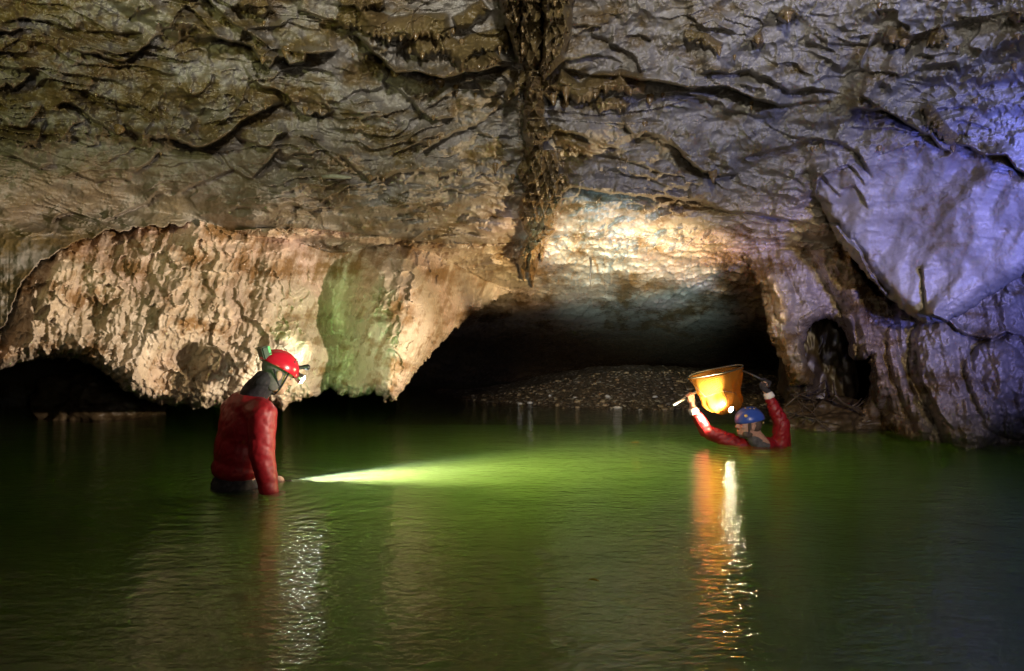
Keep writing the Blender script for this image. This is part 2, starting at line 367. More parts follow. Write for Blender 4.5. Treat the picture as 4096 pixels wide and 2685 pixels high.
# ---- ledges read off the photograph, left part of the ceiling
B_, M_, S_ = (0.21, 20), (0.115, 14), (0.06, 9)
for reg, k, mud, pts in [
    (1, B_, .7, [(940, 930), (1010, 920), (1060, 935), (1120, 920), (1170, 945), (1210, 970), (1300, 1000), (1380, 1000), (1450, 970), (1540, 910), (1600, 870), (1640, 820), (1760, 760), (1860, 720), (1940, 690)]),
    (1, M_, .7, [(330, 730), (420, 695), (480, 700), (540, 740), (600, 790), (680, 840), (740, 880), (790, 905), (840, 895), (870, 850)]),
    (1, M_, .4, [(840, 830), (910, 890), (970, 930)]),
    (1, M_, .7, [(-80, 620), (0, 600), (40, 570), (90, 600), (150, 565), (220, 490)]),
    (1, M_, .5, [(-100, 240), (0, 210), (70, 215), (150, 185)]), (1, S_, .5, [(-60, 420), (0, 350), (60, 300), (150, 250)]),
    (1, M_, .8, [(440, 310), (560, 350), (640, 370), (720, 390), (780, 410), (850, 405), (900, 380), (960, 340), (1020, 290), (1060, 240), (1110, 240)]),
    (1, B_, .5, [(1400, 230), (1500, 260), (1560, 280), (1640, 295), (1700, 320), (1740, 370), (1780, 420), (1820, 460), (1850, 430), (1890, 350)]),
    (1, B_, .6, [(1870, 400), (1930, 390), (1960, 440), (2000, 430), (2060, 420), (2080, 370), (2160, 360), (2300, 340)]),
    (1, S_, .1, [(1080, 215), (1160, 180), (1200, 90), (1270, 45), (1320, 80), (1400, 170), (1450, 230)]),
    (1, M_, .1, [(1380, -40), (1460, 60), (1520, 110), (1580, 160), (1680, 220), (1780, 290), (1860, 340)]),
    (1, M_, .6, [(1640, 420), (1720, 540), (1780, 590), (1870, 620), (1950, 650), (1990, 700), (2040, 770), (2100, 790), (2140, 765), (2190, 790), (2290, 750)]),
    (1, S_, .2, [(1190, 1320), (1260, 1280), (1340, 1245), (1420, 1220), (1520, 1175), (1620, 1140)]),
    (1, S_, .2, [(680, 1490), (760, 1480), (840, 1440), (930, 1400), (1000, 1375), (1060, 1310), (1130, 1300)]),
    (1, M_, .6, [(1580, 910), (1680, 960), (1740, 970), (1800, 995), (1850, 975), (1890, 930), (1970, 900)]),
    (1, M_, .5, [(2010, 60), (2100, 90), (2180, 120), (2300, 150)]),
    (1, S_, .6, [(840, 1170), (920, 1160), (1000, 1110), (1100, 1020)]), (1, S_, .6, [(540, 590), (640, 650), (720, 660), (800, 710), (900, 725), (1000, 710)]),
    (1, S_, .0, [(1260, 640), (1340, 640), (1400, 610), (1440, 560), (1450, 500)]), (1, S_, .3, [(0, 860), (90, 870), (180, 860), (250, 790), (300, 700)]),
    (1, S_, .5, [(130, 1000), (200, 980), (260, 940), (320, 800)]), (1, S_, .5, [(360, 960), (430, 930), (500, 850), (560, 830)]),
    (1, S_, .4, [(1480, 1020), (1580, 1140), (1680, 1210), (1730, 1220)]), (1, M_, .5, [(1720, 1210), (1790, 1130), (1850, 1060), (1900, 1000)]),
    (1, S_, .2, [(1530, 1400), (1640, 1410), (1780, 1420), (1850, 1440), (1960, 1370), (2100, 1430), (2200, 1400)]),
    (1, S_, .2, [(0, 160), (160, 120), (220, 135), (330, 145), (420, 190), (560, 215)]), (1, S_, .4, [(560, 210), (700, 215), (840, 230), (980, 235)]),
    (1, S_, .2, [(400, 1200), (520, 1190), (640, 1230), (760, 1210), (900, 1230)]), (1, S_, .2, [(0, 1050), (140, 1080), (260, 1150), (380, 1100)]),
    (1, S_, .2, [(340, 1530), (380, 1480), (480, 1440), (600, 1470), (700, 1500)]), (1, S_, .2, [(2010, 900), (2120, 950), (2220, 1040), (2330, 1130)]),
    (1, S_, .1, [(1430, 880), (1540, 800), (1640, 690), (1690, 560)]), (1, S_, .3, [(440, 600), (560, 620), (640, 680), (760, 740), (880, 750)]),
    # middle
    (2, (0.30, 20), .2, [(90, 180), (180, 280), (250, 360), (320, 430), (390, 500), (450, 490), (540, 490), (620, 510), (720, 540), (800, 510), (860, 480), (960, 490), (1080, 460), (1200, 430)]),
    (2, M_, .6, [(830, 560), (930, 540), (1000, 640), (1060, 650), (1150, 610)]),
    (2, (0.26, 16), .1, [(1900, 515), (1980, 530), (2100, 548), (2200, 562), (2374, 590), (2504, 592), (2654, 592), (2734, 632), (2824, 670), (2934, 700), (3000, 720), (3090, 705)]),
    (2, M_, .0, [(1520, 460), (1650, 500), (1800, 510), (1920, 520)]), (2, M_, .0, [(1830, 300), (1880, 310), (1940, 330), (2010, 380), (2040, 440), (2060, 510)]),
    (2, S_, .0, [(1940, 240), (2050, 240), (2140, 280)]), (2, S_, .0, [(1720, 235), (1790, 250), (1850, 290)]), (2, S_, .0, [(1580, 180), (1680, 170), (1800, 190)]),
    (2, M_, .2, [(1440, 885), (1580, 900), (1660, 920), (1760, 960), (1920, 1010)]), (2, S_, .0, [(1480, 400), (1640, 400), (1760, 380), (1860, 385), (1960, 440)]),
    (2, (0.24, 15), .3, [(1500, 1220), (1620, 1270), (1740, 1300), (1860, 1310), (1960, 1320), (2080, 1330), (2200, 1330), (2374, 1360), (2474, 1360), (2584, 1410), (2694, 1445), (2784, 1435), (2884, 1455), (3004, 1490), (3130, 1500), (3250, 1520)]),
    (2, M_, .8, [(-30, 1030), (60, 1090), (120, 1150), (220, 1220), (270, 1190), (320, 1220), (370, 1180), (440, 1150), (560, 1160), (640, 1170), (690, 1195), (740, 1180), (800, 1160), (840, 1185), (890, 1150)]),
    (2, S_, .2, [(930, 900), (1060, 930), (1160, 935), (1270, 905)]), (2, M_, .5, [(1920, 780), (1960, 860), (2030, 930), (2080, 900), (2180, 920), (2280, 990), (2400, 1070)]),
    (2, M_, .8, [(470, 930), (500, 950), (570, 960), (620, 1000), (680, 960), (740, 930), (800, 890), (900, 880)]), (2, M_, .6, [(500, 700), (560, 760), (640, 810), (700, 800), (800, 800)]),
    (2, S_, .3, [(0, 700), (120, 620), (230, 620), (340, 580)]), (2, S_, .2, [(320, 560), (440, 620), (520, 700), (590, 780)]), (2, S_, .2, [(0, 780), (160, 770), (300, 760), (420, 830)]),
    (2, S_, .3, [(1880, 1150), (1960, 1190), (2100, 1200), (2240, 1260), (2374, 1270)]), (2, S_, .4, [(1560, 960), (1680, 1030), (1840, 1060), (2000, 1100), (2200, 1180), (2374, 1200)]),
    (2, S_, .3, [(380, 1330), (500, 1290), (640, 1310), (760, 1280), (900, 1330)]), (2, S_, .2, [(420, 1440), (560, 1400), (700, 1440), (860, 1430), (1000, 1500)]), (2, M_, .2, [(820, 1530), (930, 1560), (1060, 1590), (1200, 1560)]),
    (2, S_, .3, [(820, 870), (940, 860), (1010, 800), (1100, 720), (1160, 700)]), (2, S_, .2, [(960, 1180), (1060, 1170), (1120, 1110), (1200, 1100)]),
    # right
    (3, M_, .0, [(100, 500), (240, 490), (370, 500), (500, 480), (570, 520), (640, 530), (720, 590), (780, 625), (860, 610), (940, 600), (1040, 620), (1140, 640)]),
    (3, S_, .0, [(920, 585), (1040, 520), (1150, 510), (1200, 480), (1320, 465)]), (3, S_, .0, [(1300, 490), (1420, 490), (1530, 515)]),
    (3, S_, .0, [(690, 715), (780, 715), (860, 695), (960, 685), (1080, 690)]), (3, S_, .0, [(0, 625), (140, 650), (230, 670), (270, 720)]),
    (3, B_, .0, [(1150, 735), (1280, 740), (1400, 740), (1500, 790), (1560, 830), (1650, 880), (1740, 920), (1800, 1000), (1890, 1040)]),
    (3, B_, .0, [(1870, 970), (1990, 1000), (2100, 1050), (2250, 1060), (2310, 1150), (2420, 1200)]),
    (3, M_, .0, [(1240, 655), (1320, 680), (1410, 745)]), (3, S_, .0, [(1180, 865), (1350, 870), (1500, 880), (1620, 905), (1730, 915)]),
    (3, B_, .2, [(-40, 920), (60, 1060), (130, 1130), (200, 1160), (260, 1170), (310, 1190), (440, 1180)]),
    (3, M_, .0, [(400, 1110), (520, 1050), (680, 1020), (760, 1000), (900, 950), (1050, 950), (1150, 980), (1230, 1030), (1280, 1110), (1350, 1220)]),
    (3, S_, .0, [(280, 735), (420, 765), (520, 775), (620, 790)]), 
    (0, S_, .0, [(2220, 928), (2290, 948), (2400, 962), (2550, 952), (2700, 958), (2800, 978), (2940, 985)]), (0, S_, .3, [(2260, 985), (2450, 1012), (2600, 1018), (2800, 1008), (2950, 1040)]), (0, S_, .5, [(1640, 985), (1760, 1010), (1900, 1000), (2060, 980)]), (0, S_, .3, [(1300, 940), (1400, 965), (1500, 985), (1560, 1020)]),
    (3, S_, .0, [(800, 1200), (900, 1160), (1000, 1190), (1060, 1240)]), (3, S_, .0, [(560, 1180), (680, 1170), (800, 1210), (900, 1270)]), (3, S_, .0, [(700, 1300), (820, 1290), (960, 1330), (1080, 1400)]),
    (3, S_, .0, [(930, 1250), (1000, 1210), (1060, 1260), (1120, 1340)]), (3, S_, .0, [(1080, 1140), (1180, 1120), (1240, 1180), (1290, 1260)]), (3, S_, .0, [(1120, 1280), (1220, 1260), (1270, 1330), (1300, 1420)]),
    (3, S_, .0, [(760, 1420), (880, 1400), (1020, 1440), (1140, 1540)]), (3, S_, .2, [(560, 1270), (640, 1320), (760, 1340), (880, 1370)]), (3, S_, .0, [(1680, 460), (1800, 430), (1900, 420), (1940, 500)]),
    (3, S_, .0, [(1700, 800), (1800, 740), (1920, 720), (2060, 740)]), (3, S_, .0, [(1880, 840), (1960, 820), (2060, 850), (2160, 880)]), (3, S_, .0, [(1500, 540), (1600, 500), (1690, 460)]),
    (3, S_, .0, [(1000, 300), (1140, 300), (1300, 300), (1400, 260)]), (3, S_, .0, [(1660, 380), (1760, 370), (1860, 350), (1950, 370)]), (3, S_, .0, [(60, 90), (140, 140), (200, 200), (330, 200), (400, 230)]),
    (3, S_, .0, [(880, 290), (960, 300), (1100, 360)]), (3, S_, .0, [(1900, 110), (2020, 120), (2140, 100), (2300, 80)]), (3, S_, .0, [(2060, 600), (2160, 560), (2300, 540)]),
    (3, (.05, 26), .0, [(1672, 1790), (1682, 1870), (1690, 1960), (1697, 2060), (1715, 2130), (1750, 2180), (1800, 2205)]),
]:
    ledge(reg, pts, k[0], k[1], 1.6, mud)

# dark rift between the hanging rock and the pale bulge
ledge(3, [(1500, 2300), (1440, 2050), (1380, 1900), (1300, 1780), (1210, 1640), (1100, 1530), (900, 1500)], 0.22, 9, 3.0, 0.2)

# ---- muddy ridges
RIDGES = [
    (2, [(-40, 150), (60, 190), (110, 180), (150, 185), (200, 215), (280, 245), (340, 275), (430, 262), (530, 240), (640, 240), (700, 240), (790, 225)], .16, 17),
    (2, [(800, 205), (900, 160), (960, 125), (1040, 70)], .12, 11),
    (2, [(420, 280), (480, 340), (580, 380), (640, 355), (700, 345), (750, 370), (790, 415), (830, 440), (870, 400), (930, 350), (1000, 330), (1060, 310), (1190, 320)], .13, 13),
    (2, [(820, 480), (900, 470), (980, 465), (1060, 430), (1110, 400)], .10, 10),
    (2, [(1440, 560), (1500, 600), (1560, 650), (1610, 680), (1680, 690), (1740, 665), (1790, 600), (1860, 605), (1920, 595), (1970, 620), (2100, 625)], .17, 14),
    (2, [(1400, 900), (1500, 960), (1600, 1020), (1700, 1060)], .08, 10), (2, [(1740, 720), (1800, 740), (1900, 730), (1950, 760)], .07, 8),
    (2, [(0, 30), (120, 45), (240, 40), (330, 30)], .12, 12), (1, [(1620, 0), (1680, 60), (1760, 110), (1800, 90), (1860, 60)], .12, 14),
    (3, [(50, 260), (110, 270), (180, 290), (250, 330), (300, 360)], .08, 8), (3, [(700, 100), (750, 130), (800, 130), (840, 90)], .10, 9), (3, [(520, 270), (560, 300), (600, 290)], .09, 10),
    (3, [(1400, 270), (1460, 290), (1540, 310), (1620, 240)], .12, 12), (3, [(1700, 290), (1740, 305), (1800, 290), (1860, 240)], .08, 12),
    (3, [(1660, 720), (1720, 800), (1770, 880), (1830, 940), (1900, 985)], .10, 8), (3, [(2240, 120), (2320, 150), (2400, 130)], .1, 10),
]
for r in RIDGES:
    roll(*r)

# ---- the flowstone column in the middle: tongues of wet mud and calcite, one over the other


def lobe(spine, amp, period, n=1.0):
    s = np.array([(conv(2, [(a, b)])[0] + (h * 0.1474,)) for a, b, h in spine])
    c = np.interp(AV, s[:, 1], s[:, 0])[:, None] + 1.2 * wx
    hw = np.interp(AV, s[:, 1], s[:, 2], left=0, right=0)[:, None]
    m = (AV >= s[0, 1]) & (AV <= s[-1, 1])
    r = np.where(m[:, None] & (hw > 0.3), (U - c) / np.maximum(hw, 0.3), 9)
    r = r + 0.18 * wy
    body = np.sqrt(np.clip(1 - r * r, 0, 1))
    wd_, hh, pp = 13.0 / n, period * 1.5, period * 3.0
    def tri(x):
        f = x - np.floor(x)
        return 1 - np.abs(2 * f - 1)
    uu_, vv_ = U - c + 3.5 * wx, V + 4.0 * wy
    t0 = (vv_ - hh * tri(uu_ / wd_)) / pp
    t1 = (vv_ - hh * tri(uu_ / wd_ + .5)) / pp + .5
    saw = np.maximum(t0 - np.floor(t0), t1 - np.floor(t1))
    k = sm(0.0, 0.5, body)
    OFF[:] -= amp * body + 0.10 * saw ** 2.2 * k
    hit = np.abs(r) < 1
    COL[hit] = True
    MUD_SHADE[:] = np.maximum(MUD_SHADE, k)


lobe([(1215, -900, 130), (1215, -60, 125), (1225, 120, 105), (1240, 240, 70), (1245, 340, 45), (1245, 430, 5)], .34, 7.5, 1.5)
lobe([(1490, -900, 130), (1490, -60, 120), (1500, 100, 100), (1490, 240, 85), (1460, 380, 75), (1420, 480, 50), (1400, 550, 5)], .36, 8.0, 1.5)
lobe([(1350, -900, 130), (1350, 0, 110), (1350, 300, 95), (1350, 480, 70), (1330, 600, 30)], .22, 9.0)
lobe([(1290, 480, 60), (1240, 560, 75), (1180, 640, 50), (1160, 700, 5)], .14, 10)
lobe([(1420, 540, 55), (1450, 620, 65), (1460, 690, 20), (1465, 715, 3)], .15, 7)
lobe([(1330, 520, 55), (1330, 650, 65), (1335, 790, 70), (1350, 900, 100), (1350, 955, 85), (1350, 985, 8)], .22, 9)
lobe([(1340, 900, 60), (1340, 1050, 70), (1310, 1150, 100), (1290, 1230, 60), (1280, 1260, 5)], .16, 8)
lobe([(1400, 1020, 70), (1400, 1200, 110), (1380, 1340, 130), (1360, 1480, 130), (1350, 1560, 90), (1340, 1640, 6)], .17, 7.5, 1.5)
lobe([(1500, 1180, 60), (1510, 1260, 70), (1480, 1330, 30)], .1, 6)
# the amber end of the column, under the lip of the arch
lobe([(1390, 1560, 80), (1330, 1650, 70), (1300, 1740, 60), (1290, 1800, 42), (1295, 1850, 6)], .24, 6.0, 1.2)
lobe([(1345, 1640, 30), (1330, 1760, 30), (1318, 1880, 20), (1322, 1950, 4)], .16, 5.5)
lobe([(1270, 1680, 26), (1255, 1780, 30), (1262, 1850, 16), (1266, 1900, 4)], .14, 5.5)
lobe([(1400, 1600, 26), (1390, 1700, 22), (1386, 1780, 4)], .12, 5.5)

# ---- grain of the rock
ceilw = np.where((WHO == 0) & ~is_arch, 1.0, 0.0)
ceilw = np.where(WHO == 3, 0.10 + 0.6 * sm(190, 120, V), ceilw)
ceilw = ceilw * (1 - 0.65 * sm(135, 160, V) * sm(300, 200, U))
leftness = sm(620, 300, U)
vn = np.clip(V, -620, 240) / 230.0
VC = 230 * (np.exp(1.1 * vn) - 1) / (math.exp(1.1) - 1)
UC = 530 + (U - 530) * (0.72 + 0.5 * np.clip(vn, -.6, 1))
flow = VC + 26 * fbm(UC / 150, VC / 90, 2, 11) - 0.12 * UC * leftness - 0.17 * (UC - 530) * (1 - leftness)
for per, a, sd in ((19.0, .085, 21), (9.0, .040, 22), (4.6, .014, 23)):
    t = (flow + per * 1.1 * fbm(UC / (per * 5.0), VC / (per * 2.6), 3, sd)) / per
    saw = t - np.floor(t)
    msk = sm(-0.10, 0.45, fbm(UC / (per * 6), VC / (per * 2.6), 3, sd + 9) + 0.32 * leftness - 0.10)
    edge = sm(1.0, 0.93, saw) * saw ** 2.2
    OFF -= ceilw * a * edge * msk
# gentle hollows
f1, f2 = worley(UC / 44 + 0.6 * wx, VC / 26 + 0.6 * wy, 31)
OFF -= ceilw * 0.10 * f1 ** 2
f1, f2 = worley(UC / 17 + 0.4 * wx, VC / 10 + 0.4 * wy, 33)
OFF -= ceilw * 0.022 * f1 ** 2 * sm(0.0, 0.4, fbm(U / 90, V / 60, 2, 35))
OFF += ceilw * (0.12 * fbm(UC / 70, VC / 44, 3, 41) + 0.004 * fbm(UC / 7, VC / 4.5, 3, 43))
# scallops of the left wall and of the arch
scal_l = (WHO == 1).astype(float)
tilt = U + 0.35 * (V - 320)
f1, f2 = worley(tilt / 12.5 + 0.7 * wx, V / 19 + 0.7 * wy, 51)
CREV = np.where(WHO == 1, sm(.45, .15, f1), 0)
sz = 0.25 + 0.95 * sm(-.35, .35, fbm(U / 60, V / 60, 2, 57))
OFF -= scal_l * sz * 0.050 * shingle(tilt / 12.0 + 0.45 * wx, V / 16 + 0.45 * wy, -0.50, 0.70, 51)
OFF -= scal_l * 0.020 * shingle(tilt / 6.0 + 0.4 * wx, V / 9 + 0.4 * wy, -0.4, 0.8, 52)
OFF += scal_l * (0.17 * fbm(U / 75, V / 75, 2, 54) + 0.035 * fbm(tilt / 18, V / 45, 3, 55))
scal_a = is_arch.astype(float)
OFF -= scal_a * 0.085 * shingle(U / 9 + 0.4 * wx, V / 7.0 + 0.4 * wy, 0.3, 0.95, 61)
OFF -= scal_a * 0.030 * shingle(U / 4.5 + 0.4 * wx, V / 3.6 + 0.4 * wy, 0.3, 0.95, 62)
OFF += scal_a * 0.18 * fbm(U / 60, V / 30, 3, 63)
lipw = (WHO == 0) * ~is_arch * sm(178, 205, V) * sm(540, 580, U)
OFF -= lipw * 0.045 * shingle(U / 10 + 0.4 * wx, V / 7 + 0.4 * wy, 0.2, 1.0, 64)
# the right-hand rock: long flutes running down
rw = (WHO == 2).astype(float)
fl = U - 0.25 * V
OFF += rw * (0.08 * fbm(fl / 18, V / 70, 3, 66) + 0.10 * fbm(U / 22, V / 26, 4, 67))
f1, f2 = worley(U / 17 + 0.7 * wx, V / 17 + 0.7 * wy, 68)
OFF -= rw * 0.07 * f1 ** 2
f1, f2 = worley(U / 6 + 0.5 * wx, V / 6 + 0.5 * wy, 69)
OFF -= rw * 0.03 * f1 ** 2
bw = (WHO == 3).astype(float)
OFF += bw * (0.07 * fbm((U + 0.5 * V) / 55, (V - 0.3 * U) / 75, 3, 76) + 0.003 * fbm(U / 6, V / 6, 3, 77))



def bulge(pts, hw, amp, mud=0.0):
    pts = [(a / 4, b / 4) for a, b in pts]
    wd = window(pts, hw * 2)
    d, sd, t = linedist(pts, U[wd] + 2 * wx[wd], V[wd] + 2 * wy[wd])
    b_ = np.sqrt(np.clip(1 - (d / hw) ** 2, 0, 1)) * rw[wd]
    OFF[wd] -= amp * b_
    MUD_SHADE[wd] = np.maximum(MUD_SHADE[wd], mud * b_)


bulge([(3050, 1130), (3120, 1330), (3190, 1500)], 15, .22)
bulge([(3110, 1100), (3150, 1250), (3240, 1260)], 12, .16)
bulge([(3206, 1420), (3228, 1290), (3300, 1250), (3386, 1290), (3404, 1400)], 8, .14, .5)
bulge([(3290, 950), (3400, 1150), (3500, 1350), (3560, 1550), (3630, 1730)], 19, .32, .6)
bulge([(3480, 1430), (3510, 1560), (3440, 1690)], 13, .22, .7)
bulge([(3420, 1180), (3440, 1440)], 10, .18, .5)
bulge([(3580, 1330), (3600, 1500), (3700, 1700)], 9, .20, .2)
bulge([(3760, 1380), (3760, 1500), (3880, 1690)], 30, .35)
bulge([(3980, 1480), (4050, 1640)], 30, .35)
bulge([(3560, 1700), (3680, 1730)], 10, .2, .5)
ledge(3, [(1640, 2260), (1650, 2500), (1760, 2760), (1900, 2940)], 0.16, 9, 2.0, 0.0)
ledge(3, [(1690, 2130), (1860, 2180), (1980, 2280), (2160, 2310), (2260, 2260), (2367, 2290)], 0.22, 12, 2.0, 0.0)
# ---- which rock is muddy, which is pale, plus painted dark behind the arch
n1 = fbm(U / 60, V / 28, 5, 81, 0.6)
n2 = np.where(WHO == 1, fbm(tilt / 9, V / 40, 4, 84, 0.6), fbm(U / 18, V / 11, 4, 82, 0.6))
bias = np.where(WHO == 0, -0.08 + 0.50 * sm(560, 60, U) - 0.42 * sm(600, 800, U), 0)
bias = np.where(WHO == 1, -0.32 + 0.50 * sm(300, 235, V) - 0.25 * sm(360, 400, V), bias)
bias = np.where(WHO == 2, 0.10 - 0.45 * sm(880, 940, U), bias)
bias = np.where(WHO == 3, -0.45 - .2 * sm(120, 200, V), bias)
bias = np.where(is_arch, -0.10, bias)
MUD_SHADE = np.maximum(MUD_SHADE, 0.95 * sm(-0.6, 0.9, n1 + 0.5 * n2 + bias))
MUD_SHADE = np.maximum(MUD_SHADE, np.where(WHO == 1, 0.75 * CREV * sm(-.5, .6, n2 + n1), 0))
q_ = sm(125, 150, V) * sm(240, 225, V) * sm(420, 300, U)
MUD_SHADE = MUD_SHADE + q_ * (0.45 * MUD_SHADE + 0.25 - MUD_SHADE) * (WHO == 0)
deep = 0.8 * is_arch * sm(306, 345, V)  # darkness of the unlit cave behind the arch, painted in as mud colour
MUD_SHADE = np.maximum(MUD_SHADE, deep)
CREAM = np.where(WHO == 1, 1.0, np.where(is_arch, 0.9, np.where(WHO == 2, 0.6 - 0.4 * sm(890, 930, U), 0.0)))
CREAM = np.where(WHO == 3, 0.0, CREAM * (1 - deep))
CREAM = np.maximum(CREAM, (WHO == 0) * sm(180, 232, V) * sm(420, 520, U) * 0.7)

DEP = np.maximum(BASE + OFF, 0.9)
# below the water the far walls simply run on
XX = (U - CX) / F * DEP
ZZ = 1.0 + (CY - V) / F * DEP


def Yat(u, v):
    i = int(np.clip(np.searchsorted(AU, u), 1, len(AU) - 1))
    j = int(np.clip(np.searchsorted(AV, v), 1, len(AV) - 1))
    return float(DEP[j - 1:j + 1, i - 1:i + 1].min())


# ================================================================== materials
class NT:
    def __init__(s, name):
        s.m = bpy.data.materials.new(name)
        s.m.use_nodes = True
        s.t = s.m.node_tree
        s.b = s.t.nodes['Principled BSDF']
        s.out = s.t.nodes['Material Output']

    def n(s, typ, **kw):
        o = s.t.nodes.new(typ)
        for k, v in kw.items():
            if k.startswith('_'):
                setattr(o, k[1:], v)
            else:
                o.inputs[k.replace('__', ' ')].default_value = v
        return o

    def l(s, a, b):
        s.t.links.new(a, b)

    def noise(s, scale, detail=4, rough=0.6, vec=None):
        o = s.n('ShaderNodeTexNoise', Scale=scale, Detail=detail, Roughness=rough)
        if vec is not None:
            s.l(vec, o.inputs['Vector'])
        return o.outputs['Fac']

    def coord(s, scale=(1, 1, 1)):
        g = s.n('ShaderNodeTexCoord')
        mp = s.n('ShaderNodeMapping')
        mp.inputs['Scale'].default_value = scale
        s.l(g.outputs['Object'], mp.inputs['Vector'])
        return mp.outputs['Vector']

    def ramp(s, fac, a, b, lo=0.0, hi=1.0):
        o = s.n('ShaderNodeMapRange')
        o.inputs[1].default_value, o.inputs[2].default_value, o.inputs[3].default_value, o.inputs[4].default_value = a, b, lo, hi
        s.l(fac, o.inputs[0])
        return o.outputs[0]

    def mix(s, fac, a, b):
        o = s.n('ShaderNodeMix', _data_type='RGBA')
        for sock, v in ((o.inputs[0], fac), (o.inputs[6], a), (o.inputs[7], b)):
            if isinstance(v, (int, float)):
                sock.default_value = v
            elif isinstance(v, tuple):
                sock.default_value = v + (1,) if len(v) == 3 else v
            else:
                s.l(v, sock)
        return o.outputs[2]

    def math(s, op, a, b=0.0):
        o = s.n('ShaderNodeMath', _operation=op)
        for sock, v in ((o.inputs[0], a), (o.inputs[1], b)):
            if isinstance(v, (int, float)):
                sock.default_value = v
            else:
                s.l(v, sock)
        return o.outputs[0]

    def bump(s, h, strength, dist, normal=None):
        o = s.n('ShaderNodeBump', Strength=strength, Distance=dist)
        s.l(h, o.inputs['Height'])
        if normal is not None:
            s.l(normal, o.inputs['Normal'])
        s.l(o.outputs[0], s.b.inputs['Normal'])
        return o.outputs[0]


def plain(name, col, rough=0.5, bumpscale=0, bumpd=0.002, metal=0.0, var=0.25, spec=0.5):
    k = NT(name)
    co = k.coord()
    f = k.noise(bumpscale or 12, 4, 0.6, co)
    dark = tuple(c * (1 - var) for c in col)
    lite = tuple(min(1, c * (1 + var)) for c in col)
    k.l(k.mix(k.ramp(f, .3, .7), dark, lite), k.b.inputs['Base Color'])
    k.b.inputs['Roughness'].default_value = rough
    k.b.inputs['Metallic'].default_value = metal
    k.b.inputs['Specular IOR Level'].default_value = spec
    if bumpscale:
        k.bump(f, 0.5, bumpd)
    return k.m


def emitter(name, col, strength):
    k = NT(name)
    k.b.inputs['Base Color'].default_value = (0.8, 0.8, 0.8, 1)
    k.b.inputs['Emission Color'].default_value = col + (1,)
    k.b.inputs['Emission Strength'].default_value = strength
    return k.m


def rock_material():
    k = NT('wet_limestone')
    co = k.coord()
    mud = k.n('ShaderNodeAttribute', _attribute_name='mud').outputs['Fac']  # mud, plus the shade painted behind the arch
    cream = k.n('ShaderNodeAttribute', _attribute_name='cream').outputs['Fac']
    big = k.noise(2.2, 5, 0.6, co)
    mid = k.noise(9, 6, 0.65, co)
    fine = k.noise(55, 5, 0.7, co)
    vfine = k.noise(170, 3, 0.7, co)
    grey = k.mix(k.ramp(big, .3, .7), (.19, .172, .145), (.28, .265, .235))
    pale = k.mix(k.ramp(mid, .55, .78, 0, .6), grey, (.36, .38, .37))
    crm = k.mix(k.ramp(big, .3, .7), (.46, .37, .26), (.62, .54, .42))
    pink = k.noise(1.3, 3, .5, co)
    crm = k.mix(k.ramp(pink, .48, .66, 0, .8), crm, (.60, .43, .35))
    lime = k.mix(cream, pale, crm)
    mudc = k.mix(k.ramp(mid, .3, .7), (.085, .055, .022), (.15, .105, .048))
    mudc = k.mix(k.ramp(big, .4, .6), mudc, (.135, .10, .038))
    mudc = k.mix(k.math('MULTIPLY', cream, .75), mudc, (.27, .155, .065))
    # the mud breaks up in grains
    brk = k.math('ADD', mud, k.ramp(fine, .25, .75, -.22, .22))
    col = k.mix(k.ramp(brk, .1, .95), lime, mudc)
    col = k.mix(k.ramp(vfine, .55, .75, 0, .45), col, (.05, .04, .03))
    k.l(col, k.b.inputs['Base Color'])
    k.l(k.math('SUBTRACT', k.ramp(mid, .3, .7, .38, .62), k.math('ADD', k.math('MULTIPLY', mud, .16), k.math('MULTIPLY', cream, .20))), k.b.inputs['Roughness'])
    k.b.inputs['Specular IOR Level'].default_value = 0.5
    h = k.math('ADD', k.math('MULTIPLY', fine, .5), k.math('MULTIPLY', mid, .5))
    h = k.math('ADD', h, k.math('MULTIPLY', vfine, .22))
    k.bump(h, 0.45, 0.016)
    return k.m


ROCK = rock_material()


def cave_mesh(name, mask, kind=None, label=None, cat=None):
    """one piece of the shell: the cells of the grid that belong to it"""
    jj, ii = np.nonzero(mask)
    n = SH[1]
    a = jj * n + ii
    quads = np.stack([a, a + 1, a + n + 1, a + n], 1)[:, ::-1]
    used, inv = np.unique(quads, return_inverse=True)
    inv = inv.reshape(quads.shape)
    co = np.stack([XX.ravel()[used], DEP.ravel()[used], ZZ.ravel()[used]], 1)
    me = bpy.data.meshes.new(name)
    me.vertices.add(len(used))
    me.vertices.foreach_set('co', co.astype(np.float32).ravel())
    nf = len(quads)
    me.loops.add(nf * 4)
    me.loops.foreach_set('vertex_index', inv.astype(np.int32).ravel())
    me.polygons.add(nf)
    me.polygons.foreach_set('loop_start', np.arange(0, nf * 4, 4, dtype=np.int32))
    me.polygons.foreach_set('loop_total', np.full(nf, 4, np.int32))
    me.polygons.foreach_set('use_smooth', np.ones(nf, bool))
    for an, arr in (('mud', MUD_SHADE), ('cream', CREAM)):
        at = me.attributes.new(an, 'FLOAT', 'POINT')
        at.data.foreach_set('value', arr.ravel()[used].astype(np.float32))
    me.update()
    me.validate()
    me.materials.append(ROCK)
    o = bpy.data.objects.new(name, me)
    C.objects.link(o)
    if kind:
        o['kind'] = kind
    if label:
        o['label'], o['category'] = label, cat
    return o


